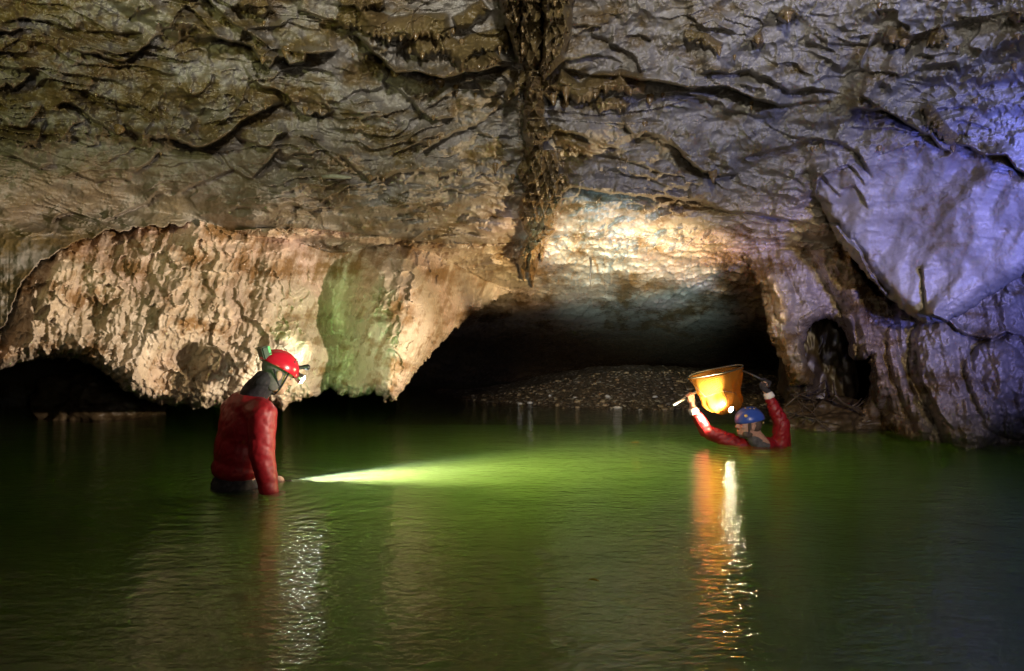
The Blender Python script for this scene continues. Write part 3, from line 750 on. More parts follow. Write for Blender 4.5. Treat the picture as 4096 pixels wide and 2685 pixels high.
W4 = WHO[:-1, :-1]
col4 = COL[:-1, :-1]
arch4 = is_arch[:-1, :-1] & ~col4
U4, V4 = U[:-1, :-1], V[:-1, :-1]
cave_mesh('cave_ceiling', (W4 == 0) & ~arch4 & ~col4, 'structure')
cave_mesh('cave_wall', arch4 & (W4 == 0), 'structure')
cave_mesh('flowstone_column', col4, None, 'brown dripping flowstone column hanging from the middle of the ceiling', 'flowstone')
cave_mesh('rock_overhang', (W4 == 1) & ~col4, None, 'cream scalloped rock overhang above the water behind the person in red', 'rock wall')
pend = (W4 == 2) & (U4 < 836) & ~col4
cave_mesh('hanging_rock', pend, None, 'fluted pale rock pendant ending in a point above the person in blue helmet', 'rock')
pill = (W4 == 2) & (U4 >= 836) & (U4 < 912 + 0.10 * (V4 - 380)) & ~col4
cave_mesh('rock_pillar', pill, None, 'brown fluted rock pillar standing in the water right of the dark alcove', 'rock')
cave_mesh('rock_wall', (W4 == 2) & ~pend & ~pill & ~col4, None, 'dark lower rock wall at the right edge rising from the water', 'rock wall')
cave_mesh('rock_bulge', (W4 == 3) & ~col4, None, 'smooth violet lit rock bulge hanging down at the right edge', 'rock')


# ================================================================== helpers for objects
def link(name, me, mats, parent=None):
    o = bpy.data.objects.new(name, me)
    C.objects.link(o)
    for m in (mats if isinstance(mats, (list, tuple)) else [mats]):
        me.materials.append(m)
    if parent is not None:
        o.parent = parent
    return o


def obj(name, bm, mats, parent=None, smooth=True):
    me = bpy.data.meshes.new(name)
    bmesh.ops.recalc_face_normals(bm, faces=bm.faces)
    bm.to_mesh(me)
    bm.free()
    for p in me.polygons:
        p.use_smooth = smooth
    return link(name, me, mats, parent)


def tag(o, label, cat, group=None):
    o['label'], o['category'] = label, cat
    if group:
        o['group'] = group
    return o


def frame(z):
    z = Vector(z).normalized()
    a = Vector((0, 0, 1)) if abs(z.z) < 0.9 else Vector((1, 0, 0))
    x = a.cross(z).normalized()
    return x, z.cross(x), z


def tube(bm, pts, radii, n=10, closed=False, caps=True):
    pts = [Vector(p) for p in pts]
    if isinstance(radii, (int, float)):
        radii = [radii] * len(pts)
    rings = []
    up = None
    for k, p in enumerate(pts):
        a = pts[(k - 1) % len(pts)] if (closed or k > 0) else p
        b = pts[(k + 1) % len(pts)] if (closed or k < len(pts) - 1) else p
        d = (b - a).normalized()
        if up is None:
            x, y, _ = frame(d)
        else:
            x = (up - d * up.dot(d)).normalized()
            y = d.cross(x)
        up = x
        rings.append([bm.verts.new(p + (x * math.cos(2 * math.pi * i / n) + y * math.sin(2 * math.pi * i / n)) * radii[k]) for i in range(n)])
    m = len(rings)
    for k in range(m if closed else m - 1):
        r0, r1 = rings[k], rings[(k + 1) % m]
        for i in range(n):
            bm.faces.new((r0[i], r0[(i + 1) % n], r1[(i + 1) % n], r1[i]))
    if caps and not closed:
        bm.faces.new(rings[0][::-1])
        bm.faces.new(rings[-1])


def ball(bm, c, r, mat=None, seg=20, ring=12):
    """ellipsoid; r is a number or three radii, mat turns it"""
    r = (r, r, r) if isinstance(r, (int, float)) else r
    M = Matrix.Translation(Vector(c)) @ (mat.to_4x4() if mat else Matrix.Identity(4)) @ Matrix.Diagonal((r[0], r[1], r[2], 1))
    bmesh.ops.create_uvsphere(bm, u_segments=seg, v_segments=ring, radius=1, matrix=M)


def limb(bm, a, ra, b, rb, n=6):
    """tapered capsule"""
    a, b = Vector(a), Vector(b)
    d = (b - a).normalized()
    pts, rad = [], []
    for k in range(n + 1):
        t = math.pi / 2 * k / n
        pts.append(a - d * ra * math.cos(t))
        rad.append(max(1e-4, ra * math.sin(t)))
    for k in range(n + 1):
        t = math.pi / 2 * k / n
        pts.append(b + d * rb * math.sin(t))
        rad.append(max(1e-4, rb * math.cos(t)))
    tube(bm, pts, rad, 16)


def chain(bm, joints):
    for (a, ra), (b, rb) in zip(joints, joints[1:]):
        limb(bm, a, ra, b, rb)


def fuse(name, bm, voxel, iters, mats, parent=None, fold=None):
    """melt overlapping shapes into one continuous skin"""
    me = bpy.data.meshes.new('tmp')
    bmesh.ops.recalc_face_normals(bm, faces=bm.faces)
    bm.to_mesh(me)
    bm.free()
    t = bpy.data.objects.new('tmp', me)
    C.objects.link(t)
    md = t.modifiers.new('r', 'REMESH')
    md.mode = 'VOXEL'
    md.voxel_size = voxel
    if iters:
        s = t.modifiers.new('s', 'SMOOTH')
        s.factor = 0.5
        s.iterations = iters
    dg = bpy.context.evaluated_depsgraph_get()
    dg.update()
    out = bpy.data.meshes.new_from_object(t.evaluated_get(dg))
    bpy.data.objects.remove(t)
    bpy.data.meshes.remove(me)
    out.name = name
    if fold:
        n = len(out.vertices)
        co = np.empty(n * 3, np.float32)
        no = np.empty(n * 3, np.float32)
        out.vertices.foreach_get('co', co)
        out.vertex_normals.foreach_get('vector', no)
        co, no = co.reshape(-1, 3), no.reshape(-1, 3)
        co = co + no * fold(co.astype(float))[:, None].astype(np.float32)
        out.vertices.foreach_set('co', co.astype(np.float32).ravel())
    out.polygons.foreach_set('use_smooth', np.ones(len(out.polygons), bool))
    out.update()
    return link(name, out, mats, parent)


# ================================================================== materials of the objects
M_SKIN = plain('skin', (.50, .29, .21), .5, 60, .001, var=.15)
M_SKIN2 = plain('pale_skin', (.44, .27, .20), .55, 60, .001, var=.15)
M_BEARD = plain('beard_hair', (.10, .07, .055), .7, 300, .002, var=.5)
M_RED = plain('red_caving_suit', (.24, .006, .012), .5, 40, .003, var=.22)
M_DARK = plain('dark_fabric', (.018, .017, .024), .8, 60, .003, var=.4)
M_GREY = plain('grey_neoprene', (.10, .095, .10), .7, 40, .002, var=.3)
M_HRED = plain('red_helmet_shell', (.52, .012, .035), .25, 0, var=.06)
M_HBLUE = plain('blue_helmet_shell', (.035, .09, .42), .3, 0, var=.08)
M_BLACK = plain('black_plastic', (.018, .018, .02), .4, var=.2)
M_GREEN = plain('green_battery_case', (.012, .06, .025), .4, var=.2)
M_GLOW = plain('bright_green_label', (.10, .75, .25), .5, var=.1)
M_METAL = plain('brushed_aluminium', (.62, .64, .66), .3, metal=1.0, var=.1)
M_WHITE = plain('white_reflective_band', (.72, .71, .66), .5, var=.1)
M_YELLOW = plain('ochre_sticker', (.55, .42, .16), .5, var=.2)
M_LENS_W = emitter('warm_lamp_lens', (1.0, .82, .55), 350)
M_LENS_C = emitter('cool_lamp_lens', (.92, 1.0, .95), 160)
M_LENS_T = emitter('torch_lens', (.85, .95, 1.0), 10)
M_CORD = plain('black_cord', (.02, .015, .012), .8, var=.3)
M_WOOD = plain('wet_driftwood', (.075, .055, .035), .5, 40, .003, var=.5)
M_LEAF = plain('yellow_leaf', (.45, .33, .04), .5, var=.3)
M_EYE = plain('eye', (.25, .22, .20), .2, var=.2)


def stone_mat(name, a, b, sc=30, rough=.45):
    k = NT(name)
    co = k.coord()
    f = k.noise(sc, 5, .65, co)
    k.l(k.mix(k.ramp(f, .35, .65), a, b), k.b.inputs['Base Color'])
    k.b.inputs['Roughness'].default_value = rough
    k.bump(f, .6, .01)
    return k.m


M_PALE = stone_mat('pale_pebble', (.45, .45, .42), (.7, .72, .7))
M_TAN = stone_mat('tan_pebble', (.22, .17, .09), (.38, .3, .18))
M_DROCK = stone_mat('dark_muddy_rock', (.05, .036, .02), (.14, .10, .055), 14)


def gravel_mat():
    k = NT('river_gravel')
    co = k.coord()
    vo = k.n('ShaderNodeTexVoronoi', Scale=26.0)
    k.l(co, vo.inputs['Vector'])
    vo2 = k.n('ShaderNodeTexVoronoi', Scale=60.0)
    k.l(co, vo2.inputs['Vector'])
    hs = k.n('ShaderNodeSeparateColor')
    k.l(vo.outputs['Color'], hs.inputs[0])
    c = k.mix(hs.outputs[0], (.035, .026, .017), (.14, .105, .06))
    c = k.mix(k.ramp(hs.outputs[1], .86, .9), c, (.34, .31, .24))
    k.l(c, k.b.inputs['Base Color'])
    k.b.inputs['Roughness'].default_value = .5
    h = k.math('ADD', vo.outputs['Distance'], k.math('MULTIPLY', vo2.outputs['Distance'], .5))
    o = k.n('ShaderNodeBump', Strength=.8, Distance=.03)
    o.invert = True
    k.l(h, o.inputs['Height'])
    k.l(o.outputs[0], k.b.inputs['Normal'])
    return k.m


M_GRAVEL = gravel_mat()

# ================================================================== water, lake bed and gravel bank


def grid_mesh(name, xs, ys, zf, mat):
    X, Y = np.meshgrid(xs, ys)
    Z = zf(X, Y)
    n = len(xs)
    a = (np.arange(len(ys) - 1)[:, None] * n + np.arange(n - 1)).ravel()
    q = np.stack([a, a + 1, a + n + 1, a + n], 1)
    me = bpy.data.meshes.new(name)
    me.from_pydata(np.stack([X.ravel(), Y.ravel(), Z.ravel()], 1).tolist(), [], q.tolist())
    for p in me.polygons:
        p.use_smooth = True
    return link(name, me, mat)


def bed_z(X, Y):
    return -0.95 - 0.42 * sm(4.4, 6.0, Y) + 0.75 * sm(7.6, 9.3, Y) * sm(-1.5, .5, X) + 0.05 * fbm(X * 1.3, Y * 1.3, 3, 5)


bed = grid_mesh('lake_bed', np.linspace(-12, 12, 160), np.linspace(-3, 15, 120), bed_z, stone_mat('silt', (.05, .055, .03), (.10, .10, .05), 3, .8))
bed['kind'] = 'structure'


def bank_z(X, Y):
    sh = sm(-.9, 1.9, X) * (1 - .15 * sm(2.6, 4, X))
    return -0.30 + .72 * sm(8.2, 10.9, Y + .2 * sm(0.5, 2, X)) * (.42 + .58 * sh) * sm(-1.1, -.1, X + .45 * (Y - 9.4)) + .02 * fbm(X * 5, Y * 5, 3, 6) + .03 * fbm(X * 1.1, Y * 1.1, 2, 9)


bank = grid_mesh('gravel_bank', np.linspace(-1.6, 4.8, 220), np.linspace(8.0, 13, 180), bank_z, M_GRAVEL)
bank['kind'] = 'structure'


def pebble(bm, c, r, seed):
    rr = random.Random(seed)
    M = Matrix.Translation(c) @ Matrix.Rotation(rr.uniform(0, 6.28), 4, 'Z') @ Matrix.Rotation(rr.uniform(-.3, .3), 4, 'X') @ Matrix.Diagonal((r * rr.uniform(.9, 1.4), r * rr.uniform(.7, 1), r * rr.uniform(.4, .7), 1))
    g = bmesh.ops.create_icosphere(bm, subdivisions=2, radius=1, matrix=M)
    for v in g['verts']:
        v.co += (v.co - Vector(c)) * rr.uniform(-.14, .14)


bm = bmesh.new()
bm2 = bmesh.new()
for k in range(1500):
    x = random.uniform(-.8, 4.3)
    y = 8.4 + 2.6 * random.random() ** 1.3
    z = float(bank_z(np.array([x]), np.array([y]))[0])
    if z < -.02:
        continue
    pebble(bm if k % 3 else bm2, Vector((x, y, z + .004)), random.choice((.012, .015, .018, .024, .034)), k)
g = obj('gravel', bm, M_DROCK)
g['kind'] = 'stuff'
g = obj('gravel', bm2, M_TAN)
g['kind'] = 'stuff'
for k, (px, py, r, m) in enumerate([(2135, 1650, .045, 'p'), (2080, 1618, .035, 'p'), (2120, 1615, .04, 'p'), (1975, 1636, .09, 't'), (2075, 1583, .035, 't'),
                                    (2300, 1592, .032, 'p'), (2310, 1610, .04, 't'), (2430, 1590, .05, 'p'), (2200, 1585, .03, 'p'), (2230, 1625, .05, 't'), (2270, 1640, .04, 'p'),
                                    (2470, 1635, .05, 'p'), (2540, 1610, .04, 't'), (2620, 1590, .035, 'p'), (2660, 1640, .045, 't'), (2380, 1650, .04, 't'), (2560, 1645, .035, 'p'), (2110, 1592, .03, 't')]):
    # walk along the ray until it meets the bank
    Y = 8.3
    while Y < 11:
        p = P(px, py, Y)
        if p.z <= float(bank_z(np.array([p.x]), np.array([Y]))[0]):
            break
        Y += .02
    b = bmesh.new()
    pebble(b, Vector((0, 0, 0)), r, 900 + k)
    o = obj('pebble', b, M_PALE if m == 'p' else M_TAN)
    o.location = p + Vector((0, 0, r * .25))
    tag(o, 'pale rounded pebble lying on the dark gravel bank' if m == 'p' else 'tan rounded stone lying on the dark gravel bank', 'pebble', 'larger stones on the gravel bank')

k = NT('green_lake_water')
k.t.nodes.remove(k.b)
gl = k.n('ShaderNodeBsdfGlass', Roughness=.025, IOR=1.33)
gl.inputs['Color'].default_value = (1, 1, 1, 1)
co = k.coord((1, 1.9, 1))
ripA = k.noise(13, 3, .55, co)
ripB = k.noise(3.0, 3, .5, k.coord((.8, 1.3, 1)))
hgt = k.math('ADD', k.math('MULTIPLY', ripA, .55), ripB)
geo = k.n('ShaderNodeNewGeometry')
for cx_, cy_ in ((-1.72, 4.5), (2.1, 6.2)):          # rings round the two people
    vd = k.n('ShaderNodeVectorMath', _operation='DISTANCE')
    k.l(geo.outputs['Position'], vd.inputs[0])
    vd.inputs[1].default_value = (cx_, cy_, 0)
    dd = vd.outputs['Value']
    ph = k.math('ADD', k.math('MULTIPLY', dd, 48.0), k.math('MULTIPLY', ripB, 9.0))
    am = k.math('MULTIPLY', k.math('POWER', 2.718, k.math('MULTIPLY', dd, -1.5)), .30)
    hgt = k.math('ADD', hgt, k.math('MULTIPLY', k.math('SINE', ph), am))
bp = k.n('ShaderNodeBump', Strength=.45, Distance=.035)
k.l(hgt, bp.inputs['Height'])
k.l(bp.outputs[0], gl.inputs['Normal'])
k.l(gl.outputs[0], k.out.inputs['Surface'])
vs = k.n('ShaderNodeVolumeScatter', Density=.52, Anisotropy=.4)
vs.inputs['Color'].default_value = (.86, 1.0, .85, 1)
va = k.n('ShaderNodeVolumeAbsorption', Density=1.0)
va.inputs['Color'].default_value = (.74, .92, .30, 1)
ad = k.n('ShaderNodeAddShader')
k.l(vs.outputs[0], ad.inputs[0])
k.l(va.outputs[0], ad.inputs[1])
k.l(ad.outputs[0], k.out.inputs['Volume'])
bm = bmesh.new()
bmesh.ops.create_cube(bm, size=1, matrix=Matrix.Translation((0, 6, -1.0)) @ Matrix.Diagonal((23.6, 17.6, 2.0, 1)))
wat = obj('water', bm, k.m, smooth=False)
wat['kind'] = 'structure'


# ================================================================== small cave things
def hang(u, v, length, rad, label, group, mat, name='stalactite', cat='stalactite'):
    Y = Yat(u, v) - .015
    s = Y / F
    L, r = length * s, rad * s
    rr = random.Random(int(u * 13 + v * 7))
    b = bmesh.new()
    pts, rd = [], []
    for q in range(9):
        t = q / 8
        pts.append((rr.uniform(-.06, .06) * r, rr.uniform(-.06, .06) * r + (1 - t) * r * .5, -L * t + r * .5))
        rd.append(max(r * .10, r * (1 - t) ** .75 * (1 + .14 * rr.uniform(-1, 1)) + r * .14 * (1 - (2 * t - 1) ** 2)))
    tube(b, pts, rd, 10)
    bmesh.ops.subdivide_edges(b, edges=b.edges[:], cuts=1, use_grid_fill=True)
    for vtx in b.verts:
        vtx.co += Vector((rr.uniform(-1, 1), rr.uniform(-1, 1), 0)) * r * .06
    o = obj(name, b, mat)
    o.location = ((u - CX) / F * Y, Y, 1 + (CY - v) / F * Y)
    return tag(o, label, cat, group)


M_MUDWET = plain('wet_brown_mud', (.15, .10, .042), .18, 90, .004, var=.45)
sets = [
    ('small wet brown stalactite along the ridge left of the flowstone column', 'drip tips on the upper left ridge', 2, [(350, 262, 34, 13), (430, 250, 40, 13), (530, 240, 46, 18), (680, 240, 44, 15), (785, 205, 40, 20), (842, 280, 48, 18), (490, 335, 44, 18), (575, 370, 40, 18), (1100, 320, 62, 12), (1145, 320, 50, 12), (960, 450, 34, 13), (1050, 420, 30, 12), (195, 380, 36, 13), (105, 370, 28, 12)]),
    ('pointed brown stalactite hanging below the dark crack left of the column', 'drip tips below the dark crack', 2, [(390, 500, 70, 28), (628, 560, 85, 20), (690, 560, 130, 38), (805, 590, 80, 18), (935, 640, 44, 12)]),
    ('wet drip tip on the front of the flowstone column', 'drip tips on the flowstone column', 2, [(1228, 20, 34, 12), (1225, 60, 30, 11), (1258, 190, 42, 13), (1255, 300, 36, 13), (1255, 340, 40, 14), (1475, 15, 36, 12), (1500, 80, 34, 12), (1495, 190, 36, 13), (1467, 345, 40, 14), (1440, 440, 40, 13), (1255, 385, 34, 12), (1215, 130, 30, 11), (1370, 670, 30, 10), (1345, 960, 28, 10), (1300, 905, 36, 12)]),
    ('blunt brown stalactite on the ridge right of the flowstone column', 'drip tips on the right ridge', 2, [(1465, 660, 70, 26), (1550, 600, 110, 24), (1540, 690, 80, 40), (1750, 640, 40, 12), (1820, 590, 40, 12), (1935, 590, 30, 10), (1990, 610, 50, 18), (2120, 660, 70, 30), (2210, 640, 40, 14), (2085, 840, 50, 22)]),
    ('tiny drip tip in the muddy middle of the ceiling', 'drip tips in the middle of the ceiling', 2, [(620, 960, 50, 18), (695, 930, 30, 10), (650, 790, 36, 13), (505, 940, 26, 10), (835, 1170, 34, 12), (1070, 1120, 70, 20), (1190, 1190, 40, 14), (690, 1180, 34, 14), (220, 1200, 44, 18), (310, 1210, 36, 14), (1500, 1020, 28, 10), (1530, 1110, 36, 14), (1440, 1300, 70, 22), (1290, 1190, 40, 16), (1580, 1010, 26, 9), (500, 1120, 24, 9)]),
    ('small drip knob on the grey ceiling at the right', 'drip knobs on the right of the ceiling', 3, [(300, 330, 60, 20), (405, 380, 40, 12), (565, 260, 54, 26), (770, 100, 70, 32), (1390, 30, 40, 18), (1560, 280, 60, 36), (1480, 260, 50, 26), (1850, 300, 34, 12), (1920, 315, 30, 12), (2040, 680, 50, 18), (2330, 240, 40, 14), (2305, 440, 60, 16), (935, 1000, 46, 16), (990, 980, 40, 12), (1390, 1000, 44, 16), (1645, 970, 40, 14), (260, 1170, 90, 32), (1890, 990, 50, 20), (2280, 1170, 40, 14), (520, 700, 60, 14)]),
    ('small brown drip tip on the layered ceiling at the upper left', 'drip tips on the upper left ceiling', 1, [(1790, 150, 36, 12), (1780, 400, 44, 18), (1940, 350, 64, 34), (2010, 360, 40, 20), (2070, 740, 50, 22), (2170, 750, 34, 12), (1800, 720, 30, 10), (1290, 610, 26, 10), (800, 880, 50, 36), (650, 640, 26, 10), (490, 580, 26, 10), (1120, 740, 26, 10), (970, 920, 24, 10), (2115, 920, 24, 9), (1090, 1040, 24, 9)]),
]
for label, group, reg, items in sets:
    for x, y, L, r in items:
        u, v = conv(reg, [(x, y)])[0]
        hang(u, v, L * .1474, r * .1474, label, group, M_MUDWET)

# wet root hanging under the arch, pale stick wedged in the ceiling
b = bmesh.new()
Yr = Yat(590, 255) - .05
pts = [(0, 0, 0), (.006, 0, -.10), (-.004, 0, -.22), (.006, 0, -.33)]
tube(b, pts, [.014, .011, .008, .004], 8)
o = obj('root', b, M_WOOD)
o.location = P(2362, 1030, Yr)
tag(o, 'thin dark root hanging straight down under the pale arch', 'root')
b = bmesh.new()
ys = Yat(300, 176) - .06
a_, b_ = P(1290, 708, ys + .02), P(1405, 710, ys)
tube(b, [a_, a_.lerp(b_, .4) + Vector((0, 0, .006)), a_.lerp(b_, .75), b_], [.012, .016, .014, .008], 8)
tag(obj('stick', b, plain('pale_stick', (.26, .27, .2), .5, 50, .002)), 'pale straight stick wedged across the ceiling above the cream overhang', 'stick')

# falling water
k = NT('falling_water')
k.b.inputs['Transmission Weight'].default_value = 1
k.b.inputs['Roughness'].default_value = .02
k.b.inputs['IOR'].default_value = 1.33
M_DROP = k.m
for px, y0, y1, label in ((2074, 180, 560, 'thin broken thread of water falling beside the flowstone column'), (2139, 1150, 1215, 'short thread of water dripping off the amber column end'), (2418, 1100, 1210, 'short thread of water dripping from the pale arch')):
    Yd = Yat(px / 4, y0 / 4) - .12
    b = bmesh.new()
    a_, c_ = P(px, y0, Yd), P(px + 4, y1, Yd)
    rr = random.Random(px)
    t = 0.0
    while t < 1:
        h = rr.uniform(.03, .10)
        p0, p1 = a_.lerp(c_, t), a_.lerp(c_, min(1, t + h * .8))
        tube(b, [p0, p0.lerp(p1, .3), p0.lerp(p1, .7), p1], [.001, .004, .004, .001], 8)
        t += h
    tag(obj('water_thread', b, M_DROP), label, 'falling water')

# dark boulder far left, and wet rock in the alcove


def boulder(name, c, r, mat, label, seed, cat='boulder'):
    b = bmesh.new()
    bmesh.ops.create_icosphere(b, subdivisions=6, radius=1)
    co = np.array([v.co[:] for v in b.verts])
    d = 1 + .16 * fbm(co[:, 0] * 1.6 + seed, co[:, 1] * 1.6 + co[:, 2], 4, seed) + .10 * fbm(co[:, 2] * 2.2, co[:, 0] * 2 - co[:, 1] * 2, 4, seed + 3)
    q = np.abs(co) ** 2.6
    d = d / q.sum(1) ** (1 / 2.6)
    for v, k_ in zip(b.verts, d):
        v.co = Vector((v.co.x * r[0], v.co.y * r[1], v.co.z * r[2])) * float(k_)
    o = obj(name, b, mat)
    o.location = c
    return tag(o, label, cat)


boulder('boulder', P(330, 1610, 8.2) + Vector((0, .4, -.1)), (.66, .6, .5), M_DROCK, 'dark brown squared boulder in the black water behind the person in red', 3)
boulder('boulder', P(3320, 1500, 8.3) + Vector((0, .3, 0)), (.42, .4, .75), stone_mat('wet_dark_rock', (.04, .03, .02), (.11, .08, .05), 10, .36), 'wet glistening dark boulder at the back of the alcove', 9)

# drift wood under the pillar
rr = random.Random(4)
for q in range(34):
    c = P(rr.uniform(3170, 3470), rr.uniform(1560, 1680), rr.uniform(7.1, 7.9))
    c.z = max(c.z, .01)
    d = Vector((rr.uniform(-1, 1), rr.uniform(-.4, .4), rr.uniform(-.5, .7))).normalized() * rr.uniform(.12, .34)
    b = bmesh.new()
    r0 = rr.choice((.006, .008, .010, .016))
    bend = Vector((rr.uniform(-.03, .03), rr.uniform(-.03, .03), rr.uniform(-.03, .03)))
    tube(b, [-d, -d * .3 + bend, d * .4 - bend * .5, d], [r0, r0 * 1.1, r0 * .8, r0 * .4], 7)
    if q % 3 == 0:
        tube(b, [d * .1, d * .3 + Vector((.04, .02, .06)), d * .5 + Vector((.06, .03, .13))], [r0 * .6, r0 * .5, r0 * .25], 6)
    o = obj('driftwood_stick', b, M_WOOD)
    o.location = c
    tag(o, 'dark thin stick in the tangled driftwood pile between pendant and pillar', 'driftwood', 'driftwood pile in the alcove')
boulder('silt_mound', Vector((P(3320, 1690, 7.7).x, 7.7, -.06)), (.62, .5, .32), M_DROCK, 'low dark mud mound under the driftwood pile in the alcove', 14, 'mud mound')


def leaf(px, py, L, W_, ang, mat, label, cat='leaf', name='leaf'):
    Y = F / (py / 4 - CY)
    b = bmesh.new()
    n = 8
    up, dn = [], []
    for q in range(n + 1):
        t = q / n
        wdt = W_ * math.sin(math.pi * t) ** .8
        z = .006 + .004 * math.sin(3 * t)
        up.append((L * (t - .5), wdt, z + .003))
        dn.append((L * (t - .5), -wdt, z + .003))
    mid = [b.verts.new((L * (q / n - .5), 0, .005 + .004 * math.sin(3 * q / n))) for q in range(n + 1)]
    u_ = [b.verts.new(p) for p in up]
    d_ = [b.verts.new(p) for p in dn]
    for q in range(n):
        b.faces.new((mid[q], mid[q + 1], u_[q + 1], u_[q]))
        b.faces.new((d_[q], d_[q + 1], mid[q + 1], mid[q]))
    bmesh.ops.solidify(b, geom=b.faces[:], thickness=.002)
    o = obj(name, b, mat)
    o.location = ((px / 4 - CX) / F * Y, Y, 0)
    o.rotation_euler = (0, 0, R(ang))
    return tag(o, label, cat)


leaf(3295, 1688, .10, .03, 10, M_LEAF, 'yellow leaf floating on the water below the driftwood pile')
leaf(2540, 1774, .07, .012, 5, M_LEAF, 'tiny pale leaf floating left of the person in blue helmet')
leaf(2375, 2330, .045, .012, -20, M_LEAF, 'tiny brown leaf floating alone on the dark foreground water')


# ================================================================== people
def basis(fwd, up):
    x = Vector(fwd).normalized()
    z = Vector(up)
    z = (z - x * z.dot(x)).normalized()
    y = z.cross(x)
    return Matrix((x, y, z)).transposed()


def head_shapes(bm, M, o):
    """x forward, y left, z up; centre between the ears"""
    def b(c, r):
        ball(bm, o + M @ Vector(c), r, M)
    b((-.012, 0, .045), (.098, .078, .092))
    b((.030, 0, -.025), (.064, .064, .090))
    b((.052, 0, -.088), (.040, .040, .034))
    b((.020, .040, -.070), (.050, .024, .040))
    b((.020, -.040, -.070), (.050, .024, .040))
    limb(bm, o + M @ Vector((.089, 0, .012)), .010, o + M @ Vector((.113, 0, -.028)), .013)
    b((.100, .011, -.032), (.012, .009, .008))
    b((.100, -.011, -.032), (.012, .009, .008))
    limb(bm, o + M @ Vector((.082, -.042, .024)), .011, o + M @ Vector((.082, .042, .024)), .011)
    b((.092, 0, -.060), (.012, .024, .006))
    b((.090, 0, -.072), (.012, .020, .006))
    for s in (-1, 1):
        b((.070, s * .042, -.022), (.022, .018, .018))
        b((-.008, s * .080, -.012), (.020, .010, .034))
        b((-.014, s * .084, .004), (.020, .008, .018))


def grip(bm, c, axis_dir, to_palm, wrist, rw, side=1, rad=.022, fr=.0095):
    """a hand closed round a rod: palm, four curled fingers and a thumb"""
    a = Vector(axis_dir).normalized()
    n = Vector(to_palm)
    n = (n - a * n.dot(a)).normalized()
    t = a.cross(n) * side
    c = Vector(c)
    M = Matrix((a, t, n)).transposed()
    ball(bm, c + n * .038, (.042, .024, .040), M)
    limb(bm, wrist, rw, c + n * .055, rw * .95)
    for q, (off, sc) in enumerate(((-.033, .85), (-.011, 1.0), (.011, 1.0), (.033, .9))):
        j = []
        for ph, rd in ((-20, rad + .012), (40, rad + .010), (105, rad + .004), (170, rad), (225, rad)):
            ph = R(ph * (0.9 + .1 * sc))
            j.append((c + a * off + n * math.cos(ph) * rd + t * math.sin(ph) * rd, fr * sc))
        chain(bm, j)
    j = []
    for ph, rd, off in ((-10, rad + .022, .030), (-60, rad + .012, .042), (-110, rad + .006, .040), (-155, rad + .004, .034)):
        ph = R(ph)
        j.append((c + a * off + n * math.cos(ph) * rd + t * math.sin(ph) * rd, fr * 1.15))
    chain(bm, j)


def helmet(o, M, mat, parent, tiltback=.18):
    """shell with rim; returns the object"""
    bm = bmesh.new()
    T = Matrix.Translation(o) @ M.to_4x4()
    bmesh.ops.create_uvsphere(bm, u_segments=40, v_segments=28, radius=1, matrix=Matrix.Translation((-.008, 0, .048)) @ Matrix.Diagonal((.136, .112, .112, 1)))
    # rim: lower at the back
    bmesh.ops.bisect_plane(bm, geom=bm.verts[:] + bm.edges[:] + bm.faces[:], plane_co=(0, 0, .034), plane_no=(tiltback, 0, 1), clear_inner=True)
    top = [v for v in bm.verts]
    for v in top:                                         # slight ridges along the crown
        if v.co.z > .09:
            v.co.z += .004 * math.cos(v.co.y * 95)
    bmesh.ops.recalc_face_normals(bm, faces=bm.faces)
    bmesh.ops.solidify(bm, geom=bm.faces[:], thickness=.009)
    bm.transform(T)
    return obj('helmet', bm, mat, parent)


def on_shell(az, el, lift=1.0):
    """point and normal on the helmet shell, azimuth from the front to the left"""
    n = Vector((math.cos(R(az)) * math.cos(R(el)), math.sin(R(az)) * math.cos(R(el)), math.sin(R(el))))
    p = Vector((-.008, 0, .048)) + Vector((n.x * .136, n.y * .112, n.z * .112)) * lift
    nn = Vector((n.x / .136, n.y / .112, n.z / .112)).normalized()
    return p, nn


def disc(bm, c, nrm, r, h, n=14):
    x, y, z = frame(nrm)
    c = Vector(c)
    tube(bm, [c, c + z * h], [r, r * .92], n)


def folds(seed, amp, f=(9, 9, 6)):
    """creases: sharp valleys running across a softly swelling cloth"""
    def fn(co):
        x, y, z = co[:, 0], co[:, 1], co[:, 2]
        a = fbm(x * f[0] + y * 4, z * f[2] + y * 3, 3, seed)
        q = fbm(x * 5 + z * 4 + y * 3, z * 7 - x * 5 + y * 4, 2, seed + 9)
        r = np.minimum(np.abs(q) * 3.2, 1)
        q2 = fbm(x * 12 - z * 9 + y * 6, z * 13 + x * 7 - y * 9, 2, seed + 3)
        r2 = np.minimum(np.abs(q2) * 2.6, 1)
        return amp * (a * .6 + 1.1 * (r - .7) + .45 * (r2 - .6))
    return fn


